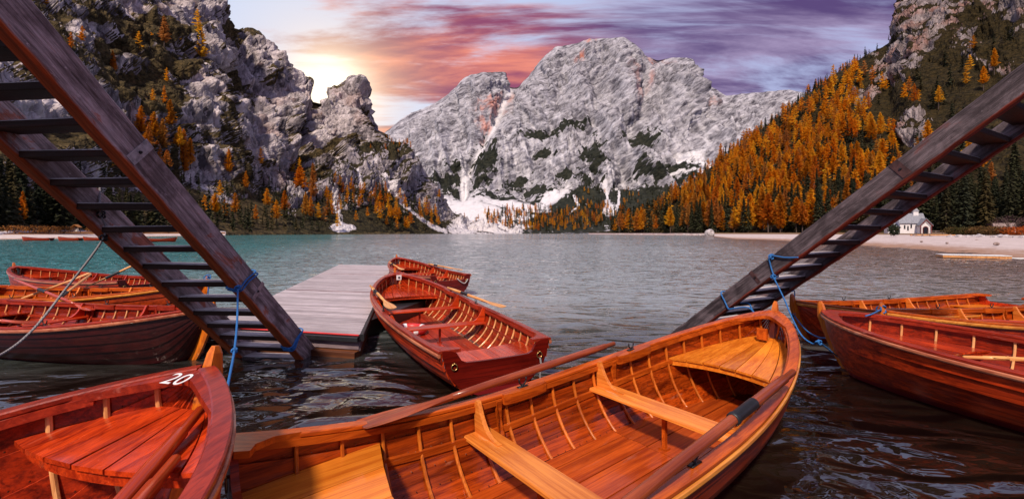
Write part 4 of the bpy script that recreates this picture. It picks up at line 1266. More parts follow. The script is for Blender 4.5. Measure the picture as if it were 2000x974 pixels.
        for dz in (0.022, -0.012):
            for j in range(n):
                for f in fr:
                    s = L - 0.02 - (ln[j] - 0.02) * (1 - f) * 1.0
                    y = float(self.half(s)) * r[j]
                    V.append((s, y, float(self.sheer(s)) + dz))
        k = len(fr); Fs = []
        for j in range(n - 1):
            for i in range(k - 1):
                a = j * k + i; q = (a, a + 1, a + k + 1, a + k)
                Fs.append(q[::-1]); Fs.append(tuple(x + n * k for x in q))
            a = j * k; Fs.append((a, a + k, a + k + n * k, a + n * k))
        link('breasthook', mesh_np('breasthook', V, Fs), self.m['rail'], self.root)

    def rib_spots(self, cnt):
        s = np.linspace(0.28, self.L - 0.10, 400); y = self.half(s)
        a = np.concatenate([[0], np.cumsum(np.hypot(np.diff(s), np.diff(y)))])
        return np.interp(np.linspace(0, a[-1], cnt), a, s)

    def ribs(self, cnt):
        L = self.L
        for s in self.rib_spots(cnt):
            vv = np.concatenate([np.linspace(0.965, 0.06, 14)])
            A = self.pt(np.full(14, s), vv, 1, -0.017); B = self.pt(np.full(14, s), vv[::-1], -1, -0.017)
            for pth, side in ((A, 1), (B[::-1], -1)):
                tg = np.gradient(pth, axis=0); tg /= np.linalg.norm(tg, axis=1)[:, None]
                nrm = np.cross(tg, np.array([1.0, 0, 0]))
                sec = [(-0.010, -0.008), (0.010, -0.008), (0.010, 0.004), (0.005, 0.009), (-0.005, 0.009), (-0.010, 0.004)]
                up = nrm * (1 if side > 0 else -1)
                # make 'up' point inboard
                sgn = np.sign((up[7] * np.array([0, -side, 0.3])).sum()); up = up * sgn
                MB().sweep(pth, np.tile([1.0, 0, 0], (14, 1)), up, sec if side * sgn > 0 else sec).build('rib', self.m['rib'], self.root)

    def rivets(self, cnt):
        L = self.L; V = []; Fs = []
        rs = self.rib_spots(cnt)
        for side in (1, -1):
            for i in range(2, 8):
                for a, b in zip(rs[:-1], rs[1:]):
                    for f in (0.0, 0.33, 0.66):
                        s = a + (b - a) * f; v = i / 8 + 0.012
                        p = self.pt(s, v, side, -0.0075); q = self.pt(s, v + 0.02, side, -0.0075)
                        t1 = np.array([1.0, 0, 0]); t2 = q - p; t2 /= np.linalg.norm(t2) + 1e-9
                        nn = np.cross(t1, t2); nn *= -np.sign(nn[1] * side)
                        c0 = len(V); r = 0.0042
                        for k in range(6):
                            an = k * math.pi / 3; V.append(p + nn * 0.0005 + r * (math.cos(an) * t1 + math.sin(an) * t2))
                        V.append(p + nn * 0.003)
                        Fs += [(c0 + k, c0 + (k + 1) % 6, c0 + 6) for k in range(6)]
        o = link('rivets', mesh_np('rivets', V, Fs), M['copper'], self.root); o['kind'] = 'stuff'

    def floor(self, deck):
        L = self.L; z = 0.015; n = 8; W_ = 0.42
        for i in range(n):
            y0 = -W_ + 2 * W_ * i / n + 0.002; y1 = -W_ + 2 * W_ * (i + 1) / n - 0.002
            for s0, s1 in ((0.15, 0.55 * L), (0.55 * L + 0.006, L - 0.62)):
                s = np.linspace(s0, s1, 10)
                lim = self.y_at(s, z + 0.0) - 0.02
                a = np.clip(y0, -lim, lim); b = np.clip(y1, -lim, lim)
                keep = (b - a) > 0.02
                if keep.sum() < 2: continue
                s, a, b = s[keep], a[keep], b[keep]; k = len(s)
                dz = z + 0.003 * math.sin(i * 2.7)
                V = [(x, y, dz) for x, y in zip(s, a)] + [(x, y, dz) for x, y in zip(s, b)] + [(x, y, dz - 0.014) for x, y in zip(s, a)] + [(x, y, dz - 0.014) for x, y in zip(s, b)]
                Fs = []
                for j in range(k - 1):
                    Fs += [(j, j + 1, k + j + 1, k + j), (2 * k + j + 1, 2 * k + j, 3 * k + j, 3 * k + j + 1), (2 * k + j, 2 * k + j + 1, j + 1, j), (k + j, k + j + 1, 3 * k + j + 1, 3 * k + j)]
                Fs += [(0, k, 3 * k, 2 * k), (k - 1, 3 * k - 1, 4 * k - 1, 2 * k - 1)]
                link('floorboard', mesh_np('floorboard', V, Fs), self.m['floor'], self.root)

    def foredeck(self, deck):
        L = self.L; sb = L - deck; z = float(self.sheer(sb)) - self.sd; self.deck_z = z
        zd = lambda s: z + 0.8 * (self.sheer(s) - self.sheer(sb))
        self.zd = zd
        n = 7; e = np.linspace(-1, 1, n + 1)
        for i in range(n):
            V = []; k = 9
            for dz in (0.0, -0.018):
                for rr in (e[i] + 0.009, e[i + 1] - 0.009):
                    s_b = sb + self.dcurve * (1 - rr * rr)
                    s = np.linspace(s_b, L - min(0.14, deck * 0.25), k)
                    y = (self.y_at(s, zd(s)) - 0.006) * rr
                    V += [(a, b, q + dz + 0.0015 * math.sin(i * 1.9)) for a, b, q in zip(s, y, zd(s))]
            Fs = []
            for j in range(k - 1):
                Fs += [(j, j + 1, k + j + 1, k + j), (2 * k + j + 1, 2 * k + j, 3 * k + j, 3 * k + j + 1), (2 * k + j, 2 * k + j + 1, j + 1, j), (k + j, k + j + 1, 3 * k + j + 1, 3 * k + j)]
            Fs += [(0, k, 3 * k, 2 * k)]
            link('deck_board', mesh_np('deck_board', V, Fs), self.m['deck'], self.root)
        r = np.linspace(-1, 1, 17); s = sb + self.dcurve * (1 - r * r) + 0.03; y = (self.y_at(s, zd(s) - 0.05) - 0.01) * r
        MB().sweep(np.stack([s, y, zd(s) - 0.02], -1), np.tile([1.0, 0, 0], (17, 1)), np.tile([0, 0, 1.0], (17, 1)), [(-0.014, -0.05), (0.014, -0.05), (0.014, 0.0), (-0.014, 0.0)]).build('deck_beam', self.m['deck'], self.root)

    def sternseat(self, ln):
        z = float(self.sheer(0.3)) - self.sd; n = 5; e = np.linspace(-1, 1, n + 1)
        for i in range(n):
            V = []; k = 8
            for dz in (0.0, -0.02):
                for rr in (e[i] + 0.004, e[i + 1] - 0.004):
                    s1 = ln - 0.05 * math.cos(abs(rr) * 3.4) + (0.05 if abs(rr) > 0.95 else 0)
                    s = np.linspace(0.03, s1, k)
                    y = (self.y_at(s, np.full(k, z)) - 0.008) * rr
                    V += [(a, b, z + dz) for a, b in zip(s, y)]
            Fs = []
            for j in range(k - 1):
                Fs += [(j, j + 1, k + j + 1, k + j), (2 * k + j + 1, 2 * k + j, 3 * k + j, 3 * k + j + 1), (2 * k + j, 2 * k + j + 1, j + 1, j), (k + j, k + j + 1, 3 * k + j + 1, 3 * k + j)]
            Fs += [(k - 1, 3 * k - 1, 4 * k - 1, 2 * k - 1), (0, k, 3 * k, 2 * k)]
            link('stern_seat_board', mesh_np('stern_seat_board', V, Fs), self.m['deck'], self.root)
        for side in (1, -1):
            # quarter knee in the corner of transom and gunwale
            zz = float(self.sheer(0.1)); b = self.half(0.0)
            pl = [(0.0, side * b), (0.30, side * float(self.half(0.3))), (0.30, side * (float(self.half(0.3)) - 0.035)), (0.18, side * (float(self.half(0.18)) - 0.055)), (0.09, side * (b - 0.12)), (0.06, side * (b - 0.19)), (0.0, side * (b - 0.19))]
            if side < 0: pl = pl[::-1]
            mb = MB(); mb.prism(pl[::-1], 2, zz - 0.006, zz + 0.027)
            mb.v = [(x, y, z - zz + float(self.sheer(max(x, 0.0)))) for x, y, z in mb.v]
            mb.build('quarter_knee', self.m['rail'], self.root)

    def thwart(self, s, knees):
        z = float(self.sheer(s)) - self.sd; h = 0.105; k = 9
        r = np.linspace(-1, 1, k); V = []
        c = 0.008
        for (ds, dz) in [(-h + c, 0), (h - c, 0), (h, -c), (h, -0.024), (-h, -0.024), (-h, -c)]:
            y = (float(self.y_at(s + ds, z)) - 0.012) * r
            V += [(s + ds, yy, z + dz) for yy in y]
        Fs = []
        for a in range(6):
            b = (a + 1) % 6
            for j in range(k - 1):
                Fs.append((a * k + j, b * k + j, b * k + j + 1, a * k + j + 1))
        Fs += [tuple(a * k for a in range(6))[::-1], tuple(a * k + k - 1 for a in range(6))]
        tw = link('thwart', mesh_np('thwart', V, Fs), self.m['seat'], self.root)
        MB().box((s - 0.014, -0.014, 0.01), (s + 0.014, 0.014, z - 0.024)).build('seat_post', self.m['rail'], self.root)
        MB().box((s - 0.03, -0.03, 0.008), (s + 0.03, 0.03, 0.03)).build('post_foot', self.m['rail'], self.root)
        if knees:
            for side in (1, -1):
                yb = float(self.y_at(s, z)) - 0.01; zt = float(self.sheer(s)) + 0.035
                yt = float(self.half(s)) - 0.03
                t_ = np.linspace(0, 1, 9)
                inn = [(yb - 0.26 + 0.225 * q ** 0.75, z + 0.006 + (zt - z - 0.03) * q ** 2.3) for q in t_]
                pl = [(yb, z), (yt + 0.0, zt - 0.04), (yt - 0.01, zt), (yt - 0.035, zt)] + inn[::-1] + [(yb - 0.26, z)]
                pl = [(side * a, b) for a, b in pl]
                mb = MB(); mb.prism(pl if side > 0 else pl[::-1], 0, s - 0.016, s + 0.016); mb.build('seat_knee', self.m['seat'], self.root)

    def rowlocks(self, ss):
        for s in ss:
            if s > self.L - 1.2: continue
            for side in (1, -1):
                y = float(self.half(s)); z = float(self.sheer(s))
                sx = np.linspace(s - 0.20, s + 0.20, 9)
                p = np.stack([sx, side * (self.half(sx) - 0.052), self.sheer(sx)], -1)
                wd = 0.028 * np.sqrt(np.clip(1 - ((sx - s) / 0.21) ** 2, 0, 1))
                V = []
                for q, w in zip(p, wd):
                    V += [q + np.array([0, side * 0.02, 0.026]), q + np.array([0, -side * w, 0.026]), q + np.array([0, -side * w, -0.045]), q + np.array([0, side * 0.02, -0.045])]
                Fs = [(i * 4 + a, i * 4 + (a + 1) % 4, (i + 1) * 4 + (a + 1) % 4, (i + 1) * 4 + a) for i in range(8) for a in range(4)] + [(3, 2, 1, 0), (32, 33, 34, 35)]
                if side < 0: Fs = [f[::-1] for f in Fs]
                link('rowlock_block', mesh_np('rowlock_block', V, Fs), self.m['rail'], self.root)
                for dx in (-0.24, 0.24):
                    q = s + dx; z1 = float(self.sheer(q)); zlo = z1 - 0.30; y1 = float(self.y_at(q, z1 - 0.02)); y2 = float(self.y_at(q, zlo))
                    if dx < 0:
                        pl = [(y1 - 0.005, z1 - 0.01), (y1 - 0.055, z1 - 0.01), (y1 - 0.05, z1 - 0.16), (y2 - 0.02, zlo), (y2 - 0.005, zlo)]
                        pl = [(side * a, b) for a, b in pl]
                        mb = MB(); mb.prism(pl[::-1] if side > 0 else pl, 0, q - 0.02, q + 0.02); mb.build('rowlock_bracket', self.m['rail'], self.root)
                a = np.linspace(R(165), R(375), 12)
                mb = MB()
                mb.tube(np.stack([s + 0.034 * np.cos(a), np.full(12, side * (y - 0.02)), z + 0.080 + 0.040 * np.sin(a)], 1), 0.006, 6)
                mb.tube([(s, side * (y - 0.02), z + 0.02), (s, side * (y - 0.02), z + 0.04)], 0.008, 6)
                mb.box((s - 0.045, side * (y - 0.02) - 0.016, z + 0.025), (s + 0.045, side * (y - 0.02) + 0.016, z + 0.030))
                mb.build('rowlock', M['iron'], self.root, True)

    def world(self, p):
        c, s = math.cos(self.th), math.sin(self.th)
        return np.array([self.o[0] + c * p[0] - s * p[1], self.o[1] + s * p[0] + c * p[1], p[2]])

    def rail_world(self, s, side, dz=0.03, inn=0.0):
        return self.world((s, side * (float(self.half(s)) - inn), float(self.sheer(s)) + dz))


def oar(handle, blade, label, mat='oar', sleeve=None, group=None, r=0.024, roll=0.0, blade_len=0.62):
    """straight oar from its grip to the tip of its blade (world points)"""
    h, b = np.asarray(handle, float), np.asarray(blade, float)
    L = np.linalg.norm(b - h); d = (b - h) / L
    root = link('oar', None, None, None, label, 'oar', group, None, tuple(h))
    ux = Vector(d); up = Vector((0, 0, 1)); uy = up.cross(ux).normalized(); uz = ux.cross(uy)
    mt = Matrix((ux, uy, uz)).transposed() @ Matrix.Rotation(roll, 3, 'X')
    root.rotation_euler = mt.to_euler()
    xs = [0, 0.01, 0.14, 0.15, 0.30, 0.32, L - blade_len - 0.25, L - blade_len + 0.02]
    rs = [r * 0.55, r * 0.72, r * 0.74, r * 0.95, r, r * 1.08, r * 0.95, r * 0.75]
    MB().tube([(x, 0, 0) for x in xs], rs, 12).build('shaft', M[mat], root, True)
    n = 9; t_ = np.linspace(0, 1, n); V = []
    for t in t_:
        x = L - blade_len - 0.02 + (blade_len + 0.02) * t
        w = 0.020 + 0.058 * sstep(np.array(t), 0.05, 0.75); w = float(w) * (1.0 if t < 0.97 else 0.9)
        th = 0.016 * (1 - t) + 0.006; c = 0.012 * t
        V += [(x, -w, c), (x, -w * 0.5, -th + c * 0.3), (x, 0, -th * 1.2), (x, w * 0.5, -th + c * 0.3), (x, w, c), (x, w * 0.5, th * 0.8), (x, 0, th), (x, -w * 0.5, th * 0.8)]
    Fs = [(i * 8 + k, i * 8 + (k + 1) % 8, (i + 1) * 8 + (k + 1) % 8, (i + 1) * 8 + k) for i in range(n - 1) for k in range(8)] + [tuple(range(8))[::-1], tuple((n - 1) * 8 + k for k in range(8))]
    link('blade', mesh_np('blade', V, [f[::-1] for f in Fs]), M[mat], root)
    if sleeve:
        a = sleeve
        mb = MB(); mb.tube([(a - 0.13, 0, 0), (a - 0.125, 0, 0), (a + 0.095, 0, 0), (a + 0.10, 0, 0), (a + 0.125, 0, 0), (a + 0.13, 0, 0)], [r * 1.05, r * 1.16, r * 1.16, r * 1.32, r * 1.32, r * 1.1], 14)
        mb.build('rubber_sleeve', M['rubber'], root, True)
    return root


def rope(pts, r, mat, label, n=8, group=None, name='rope', parent=None):
    mb = MB(); mb.tube(spline(pts, n), r, 7)
    if parent is not None:
        return mb.build(name, M[mat], parent, True)
    return mb.build(name, M[mat], None, True, label=label, cat='rope', group=group)

# ------------------------------------------------------------------ the boats as moored
ORNG = 'orange'
def scaled(p, k, dx=0.0, dy=0.0):
    """move a measured boat nearer or farther along the line of sight, keeping its picture size"""
    p = list(p)
    x, y, th, L, bt, bm, tm, pw, qw, z0, zs, zb, tz = p
    return [x * k + dx, y * k + dy, th, L * k, bt * k, bm * k, tm, pw, qw, CAM_H - (CAM_H - z0) * k, zs * k, zb * k, tz]


BP = {
    'A': scaled([-0.922, 1.38, 0.668, 4.44, 0.60, 0.655, 0.401, 2.432, 0.752, 0.484, 0.187, 0.33, 0.345], 1.04, 0.03, 0.03),
    'B': scaled([-2.593, -2.643, 1.349, 4.851, 0.52, 0.884, 0.631, 3.379, 0.936, 0.513, 0.06, 0.405, 0.309], 0.96),
    'C': [-0.14, 4.26, 2.031, 5.379, 0.589, 0.745, 0.482, 2.835, 0.783, 0.431, 0.021, 0.3, 0.359],
    'D': [-1.543, 10.618, 2.1, 5.106, 0.524, 0.72, 0.45, 2.6, 0.8, 0.461, 0.061, 0.262, 0.38],
    'E': [-8.66, 6.40, -0.226, 4.982, 0.513, 0.78, 0.474, 2.837, 0.781, 0.444, 0.054, 0.222, 0.439],
    'F': [-10.523, 8.071, -0.104, 5.032, 0.518, 0.73, 0.453, 2.635, 0.798, 0.459, 0.056, 0.257, 0.411],
    'G': [-8.789, 10.044, 2.834, 5.227, 0.52, 0.70, 0.439, 2.497, 0.808, 0.444, 0.055, 0.225, 0.361],
    'H1': [5.938, 0.608, 2.0, 5.012, 0.52, 0.804, 0.519, 3.13, 0.756, 0.485, 0.06, 0.152, 0.326],
    'H2': [9.58, 6.36, 3.357, 5.0, 0.45, 0.62, 0.45, 2.601, 0.8, 0.42, 0.05, 0.19, 0.379],
    'H3': scaled([8.458, 7.173, 3.462, 4.926, 0.36, 0.60, 0.455, 2.585, 0.801, 0.46, 0.043, 0.222, 0.383], 1.10),
}
G_ = 'rowing boats moored at the landing'
bA = Boat(*BP['A'], style='orange', label='large orange varnished rowing boat across the foreground', group=G_, thwarts=(0.30, 0.565), deck=1.12, stern=0.62, ribs=20)
bB = Boat(*BP['B'], style='red', label='red varnished rowing boat with white number 20 on its bow', group=G_, deck=0.40, dcurve=-0.07, ribs=26, thwarts=(0.30, 0.55), seat_drop=0.105, hook=(0.10, 0.26))
bC = Boat(*BP['C'], style='red', label='red rowing boat beside the pier with its dark transom facing the camera', group=G_, deck=1.25, ribs=24, thwarts=(0.38, 0.60))
bD = Boat(*BP['D'], style='red', label='small red rowing boat beyond the end of the pier', group=G_, ribs=22, thwarts=(0.38, 0.60))
bE = Boat(*BP['E'], style='dark', label='dark red rowing boat with its bow behind the left stair', group=G_, ribs=22, deck=1.2, thwarts=(0.34, 0.60))
bF = Boat(*BP['F'], style='orange', label='orange rowing boat, middle one of the three behind the left stair', group=G_, ribs=22)
bG = Boat(*BP['G'], style='red', label='farthest of the three left boats, its golden stem pointing left', group=G_, ribs=22)
bH1 = Boat(*BP['H1'], style='red', label='red clinker rowing boat, nearest at the right edge, with golden stem', group=G_, ribs=18, deck=1.2, thwarts=(0.25, 0.52))
bH2 = Boat(*BP['H2'], style='mixed', label='orange rowing boat directly behind the red clinker boat at right', group=G_, ribs=22)
bH3 = Boat(*BP['H3'], style='mixed', label='farthest of the three right boats, light seat in its stern', group=G_, ribs=22)

# number on the bow of the red boat
fc = bpy.data.curves.new('number', 'FONT'); fc.body = '20'; fc.size = 0.12; fc.align_x = 'CENTER'; fc.extrude = 0.0006
to = bpy.data.objects.new('tmp', fc); SC.collection.objects.link(to)
dg = bpy.context.evaluated_depsgraph_get(); tm = bpy.data.meshes.new_from_object(to.evaluated_get(dg))
bpy.data.objects.remove(to)
tm.name = 'number'
nb = link('number', tm, M['white'], bB.root, label='white painted number 20')
s_ = bB.L - 0.155
al = math.atan2(float(bB.sheer(bB.L - 0.02) - bB.sheer(bB.L - 0.2)), 0.18)
xt = Vector((0, -1, 0)); yt = Vector((math.cos(al), 0, math.sin(al))); zt_ = xt.cross(yt)
nb.rotation_euler = Matrix((xt, yt, zt_)).transposed().to_euler()
nb.location = (s_, 0.02, float(bB.sheer(s_)) + 0.0245)
# small white plate in the eyes of the middle boat
o = MB().box((bC.L - 0.42, -0.05, float(bC.sheer(bC.L)) - 0.10), (bC.L - 0.41, 0.05, float(bC.sheer(bC.L)) + 0.0)).build('plate', M['white'], bC.root)
MB().box((bC.L - 0.43, -0.02, float(bC.sheer(bC.L)) - 0.065), (bC.L - 0.4205, 0.02, float(bC.sheer(bC.L)) - 0.035)).build('plate_mark', M['iron'], o)
MB().box((bA.L - 0.30, -0.045, float(bA.zd(bA.L - 0.3)) + 0.03), (bA.L - 0.27, 0.045, float(bA.zd(bA.L - 0.3)) + 0.14)).build('bow_block', M['or_rail'], bA.root)

# ------------------------------------------------------------------ oars
# foreground boat: one oar along the far gunwale, one along the near gunwale
A_f = lambda s, dz=0.055: bA.rail_world(s, 1, dz)
def on_ray(px, py, Y): return W(px, py, Y)
def s_of_px(b, side, px_):
    s = np.linspace(0.05, b.L - 0.05, 400); P_ = np.array([b.rail_world(x, side) for x in s]); q = project(P_)[0]
    return s[np.argmin(np.abs(q - px_) + 1e3 * (P_[:, 1] < 0.3))]
def line_px(p, q, px_):
    k = (px_ - 1000) / FPX; d = q - p
    t = (k * p[1] - p[0]) / (d[0] - k * d[1]); return p + d * t
p1 = bA.rail_world(s_of_px(bA, 1, 905), 1, 0.088, 0.0); p2 = bA.rail_world(s_of_px(bA, 1, 1150), 1, 0.075, -0.10)
oar(line_px(p1, p2, 1200), line_px(p1, p2, 706), 'long oar resting along the far gunwale of the large orange boat', 'oar', None, r=0.029)
p1 = W(1440, 812, 2.28); p2 = W(1550, 725, 2.76)
oar(p2, p2 + (p1 - p2) / np.linalg.norm(p1 - p2) * 2.7, 'oar with black sleeve on the near gunwale of the large orange boat', 'oar', 0.72, r=0.028)
def oar_thru(p, q, ln, *args, **kw):
    oar(p, p + (q - p) / np.linalg.norm(q - p) * ln, *args, **kw)
oar_thru(W(394, 797, 1.80), W(243, 974, 1.36), 2.3, 'red oar lying over the fore deck of the number 20 boat', 'redoar', None, r=0.027)
oar_thru(W(345, 893, 1.54), W(278, 974, 1.33), 2.1, 'shorter reaching red oar lying nearest the gunwale of the number 20 boat', 'redoar', None, r=0.027)
oar(bC.rail_world(4.25, 1, 0.06, -0.06), bC.rail_world(2.35, 1, 0.07, 0.12), 'oar shipped along the pier side of the red boat', 'pale', 0.62)
oar(bC.rail_world(3.7, -1, 0.07, 0.06), bC.rail_world(1.75, -1, 0.07, -0.14), 'oar shipped along the open-water side of the red boat', 'pale', 0.72)
oar(bD.rail_world(4.1, 1, 0.06, 0.0), bD.rail_world(2.2, 1, 0.07, 0.1), 'oar along the pier side of the small red boat beyond the pier', 'pale', 0.6)
oar(bD.rail_world(3.4, -1, 0.07, 0.1), bD.rail_world(1.2, -1, 0.07, -0.12), 'oar along the outer side of the small red boat beyond the pier', 'pale', 0.6)
oar(bE.rail_world(0.9, -1, 0.055, 0.02), bE.rail_world(3.35, -1, 0.06, 0.0), 'oar with black sleeve along the near gunwale of the dark red boat', 'redoar', 1.0)
oar(W(28, 545, 7.6), W(178, 606, 6.6), 'red oar slanting down to the right between the left boats', 'redoar', 1.05, blade_len=0.5)
oar(W(20, 592, 7.6), W(176, 533, 8.6), 'pale oar slanting up to the right between the left boats', 'pale', None)
oar(W(178, 535, 8.2), W(92, 600, 6.9), 'pale oar with black sleeve crossing the red one', 'pale', 1.0, blade_len=0.5)
oar(W(330, 486, 9.6), W(165, 562, 8.9), 'pale oar with black sleeve leaning out of the farthest left boat', 'pale', 1.1, blade_len=0.5)
oar(W(1880, 697, 4.25), W(2210, 708, 3.7), 'oar with worn grip over the side of the red clinker boat at right', 'pale', None)
oar(W(1894, 625, 5.55), W(2200, 640, 5.2), 'reddish oar across the orange boat behind it at right', 'redoar', None)

# red lifebuoy on the floor of the middle boat
a = np.linspace(0, 2 * math.pi, 33)
lb = thing('lifebuoy', 'red lifebuoy with white bands on the floor of the red boat', 'lifebuoy', tuple(bC.world((2.75, 0.28, 0.085))), bC.th)
mb = MB(); mb.tube(np.stack([0.22 * np.cos(a), 0.22 * np.sin(a), 0 * a], 1), 0.055, 12, False); mb.build('ring', M['buoy'], lb, True)
for k in range(4):
    a2 = np.linspace(k * math.pi / 2, k * math.pi / 2 + 0.28, 5)
    mb = MB(); mb.tube(np.stack([0.22 * np.cos(a2), 0.22 * np.sin(a2), 0 * a2], 1), 0.0565, 12, False); mb.build('band', M['white'], lb, True)

# ------------------------------------------------------------------ wooden stairs that run down into the water
def stair_mat(name, face1, face2, paint, paint_amt, axis_edge, scratch=0.55):
    m, t, b, out = new_mat(name)
    oc = t.n('ShaderNodeTexCoord').outputs['Object']
    oi = t.n('ShaderNodeObjectInfo')
    p = t.vmath('ADD', oc, t.vmath('SCALE', (5.0, 2.0, 3.0)))
    t.nt.links.new(oi.outputs['Random'], p.node.inputs[1].links[0].from_node.inputs['Scale'])
    g1 = t.noise(t.mapping(p, scale=(1.4, 24, 24)), 1.0, 7.0, 0.68, 0.5)
    g2 = t.noise(t.mapping(p, scale=(3.0, 150, 150)), 1.0, 4.0, 0.6)
    bl = t.noise(t.mapping(p, scale=(0.6, 1, 1)), 4.2, 7.0, 0.68, 0.5)
    scr = t.noise(t.mapping(p, scale=(7, 16, 16), rot=(0, R(35), 0)), 1.0, 8.0, 0.75)
    f = t.math('ADD', t.math('MULTIPLY', t.ramp(g1, 0.32, 0.68), 0.55), t.math('MULTIPLY', t.ramp(g2, 0.3, 0.7), 0.3))
    f = t.math('MULTIPLY', f, t.math('MULTIPLY_ADD', t.ramp(bl, 0.36, 0.60), 0.85, 0.38))
    col = t.mix(f, face1, face2)
    col = t.mix(t.math('MULTIPLY', t.ramp(scr, 0.60, 0.72), scratch), col, tuple(min(1, c * 1.7 + 0.05) for c in face2))
    sp = t.n('ShaderNodeSeparateXYZ'); t.put(sp.inputs[0], oc)
    edge = t.math('ADD', sp.outputs[2], t.math('MULTIPLY', t.math('SUBTRACT', bl, 0.5), axis_edge[2]))
    pm = t.ramp(edge, axis_edge[1], axis_edge[0])
    pm = t.math('MAXIMUM', pm, t.math('MULTIPLY', t.ramp(bl, 0.57, 0.64), paint_amt))
    col = t.mix(pm, col, t.mix(t.ramp(g1, 0.35, 0.65), tuple(c * 0.45 for c in paint), paint))
    t.put(b.inputs['Base Color'], col)
    b.inputs['Roughness'].default_value = 0.68
    b.inputs['Specular IOR Level'].default_value = 0.18
    set_bump(t, b, t.math('ADD', t.math('ADD', g1, t.math('MULTIPLY', g2, 0.6)), t.math('MULTIPLY', scr, 0.4)), 0.55, 0.012)
    return m


M['stringer'] = stair_mat('weathered_stringer', (0.055, 0.032, 0.028), (0.60, 0.485, 0.475), (0.50, 0.105, 0.028), 0.75, (0.012, 0.034, 0.06), 0.75)
M['stringer2'] = stair_mat('weathered_dark_stringer', (0.014, 0.009, 0.010), (0.21, 0.160, 0.175), (0.22, 0.035, 0.018), 0.45, (0.008, 0.026, 0.045), 0.7)
M['tread'] = stair_mat('weathered_tread', (0.20, 0.16, 0.155), (0.68, 0.61, 0.61), (0.08, 0.016, 0.008), 0.15, (0.006, 0.012, 0.01))
M['tread_under'] = stair_mat('dark_tread_underside', (0.010, 0.003, 0.002), (0.030, 0.008, 0.005), (0.07, 0.010, 0.004), 0.35, (-1, -0.9, 0.0), 0.1)  # much darker tone for tread undersides and rear edges


M['rust'] = plain('rusty_strap', (0.07, 0.03, 0.028), 0.6, 0.4, 0.5, 14, 0.4)


def stairs(P0, th, run, rise, width, n0, n1, mat, label, depth, thick, plates):
    """P(n) = lower inner edge of the near stringer at tread n; width signed along the left normal of th"""
    P0 = np.array(P0); nf = P0[2] / -rise
    foot = P0 + nf * np.array([math.cos(th) * run, math.sin(th) * run, rise])
    root = thing('stair', label, 'stair', (foot[0], foot[1], 0), th, 'wooden stairs into the water')
    sl = math.hypot(run, rise); pitch = math.atan2(-rise, run)
    sg = math.copysign(1, width)
    for k, y0 in enumerate((0.0, width)):
        # local frame: x along the slope (down), z square to it (up); outer face away from the treads
        a, b = ((-sg * thick, 0.0) if k == 0 else (0.0, sg * thick))
        lo, hi = min(a, b), max(a, b)
        xs = np.linspace((n0 - nf) * sl, (n1 - nf) * sl, 40)
        g = np.random.default_rng(int(abs(P0[0]) * 1000) + k)
        V = []; c = 0.012
        for x in xs:
            j = g.normal(0, 0.0022, 6)
            sec = [(lo + c, j[0]), (hi - c, j[0]), (hi + j[2], c + j[1]), (hi + j[2], depth - c), (hi - c, depth + j[3]), (lo + c, depth + j[3]), (lo + j[4], depth - c), (lo + j[4], c + j[5])]
            V += [(x, p, q) for p, q in sec]
        m = len(xs)
        Fs = [(i * 8 + q, i * 8 + (q + 1) % 8, (i + 1) * 8 + (q + 1) % 8, (i + 1) * 8 + q) for i in range(m - 1) for q in range(8)] + [tuple(range(8))[::-1], tuple((m - 1) * 8 + q for q in range(8))]
        st = link('stringer', mesh_np('stringer', V, [f[::-1] for f in Fs]), M[mat], root, loc=(0, y0, 0), rot=(0, pitch, 0))
        if k == 0:
            for (n, w) in plates:
                x = (n - nf) * sl; y = -sg * thick
                mb = MB(); lo_, hi_ = sorted((y, y - sg * 0.006)); mb.box((x - w / 2, lo_, depth * 0.14), (x + w / 2, hi_, depth * 1.002))
                pl = mb.build('strap', M['steel'] if mat == 'stringer' else M['rust'], st)
                mb = MB(); mb.tube([(x, y - sg * 0.006, depth * 0.55), (x, y - sg * 0.016, depth * 0.55)], [0.014, 0.010], 8); mb.build('bolt', M['iron'], pl)
    for n in range(int(n0) + 1, int(n1)):
        x = (n - nf) * run; z = (n - nf) * rise
        j = random.uniform(-0.006, 0.006)
        y0, y1 = sorted((-0.004 * sg, width + 0.004 * sg))
        mb = MB(); c = 0.008; dd = run * 1.0; tk = 0.058
        sec = [(c, 0), (dd - c, 0), (dd, c), (dd, tk - c), (dd - c, tk), (c, tk), (0, tk - c), (0, c)]
        V = [(p, y0, q) for p, q in sec] + [(p, y1, q) for p, q in sec]
        Fs = [tuple(range(8)), tuple(range(8, 16))[::-1]] + [(i + 8, (i + 1) % 8 + 8, (i + 1) % 8, i) for i in range(8)]
        # grain runs along the tread: rotate so that local x is the width
        V = [(v[1], -v[0], v[2]) for v in V]
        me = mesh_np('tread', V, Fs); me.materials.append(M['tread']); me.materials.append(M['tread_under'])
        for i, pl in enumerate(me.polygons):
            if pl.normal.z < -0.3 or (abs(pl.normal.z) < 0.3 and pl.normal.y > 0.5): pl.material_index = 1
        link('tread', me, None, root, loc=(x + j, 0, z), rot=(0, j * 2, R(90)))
    return root, foot


sL, footL = stairs((-3.039, 2.522, 2.713), 1.467, 0.190, -0.184, 0.733, -8, 17.0, 'stringer', 'large weathered grey stair at left, its near stringer strapped', 0.262, 0.105, [(3.25, 0.085), (10.0, 0.05)])
sR, footR = stairs((3.592, 4.886, 1.461), 2.083, 0.211, -0.176, -0.984, -12, 9.4, 'stringer2', 'dark weathered stair at right, ending behind the orange boat', 0.212, 0.10, [(-3.9, 0.09), (3.0, 0.05)])

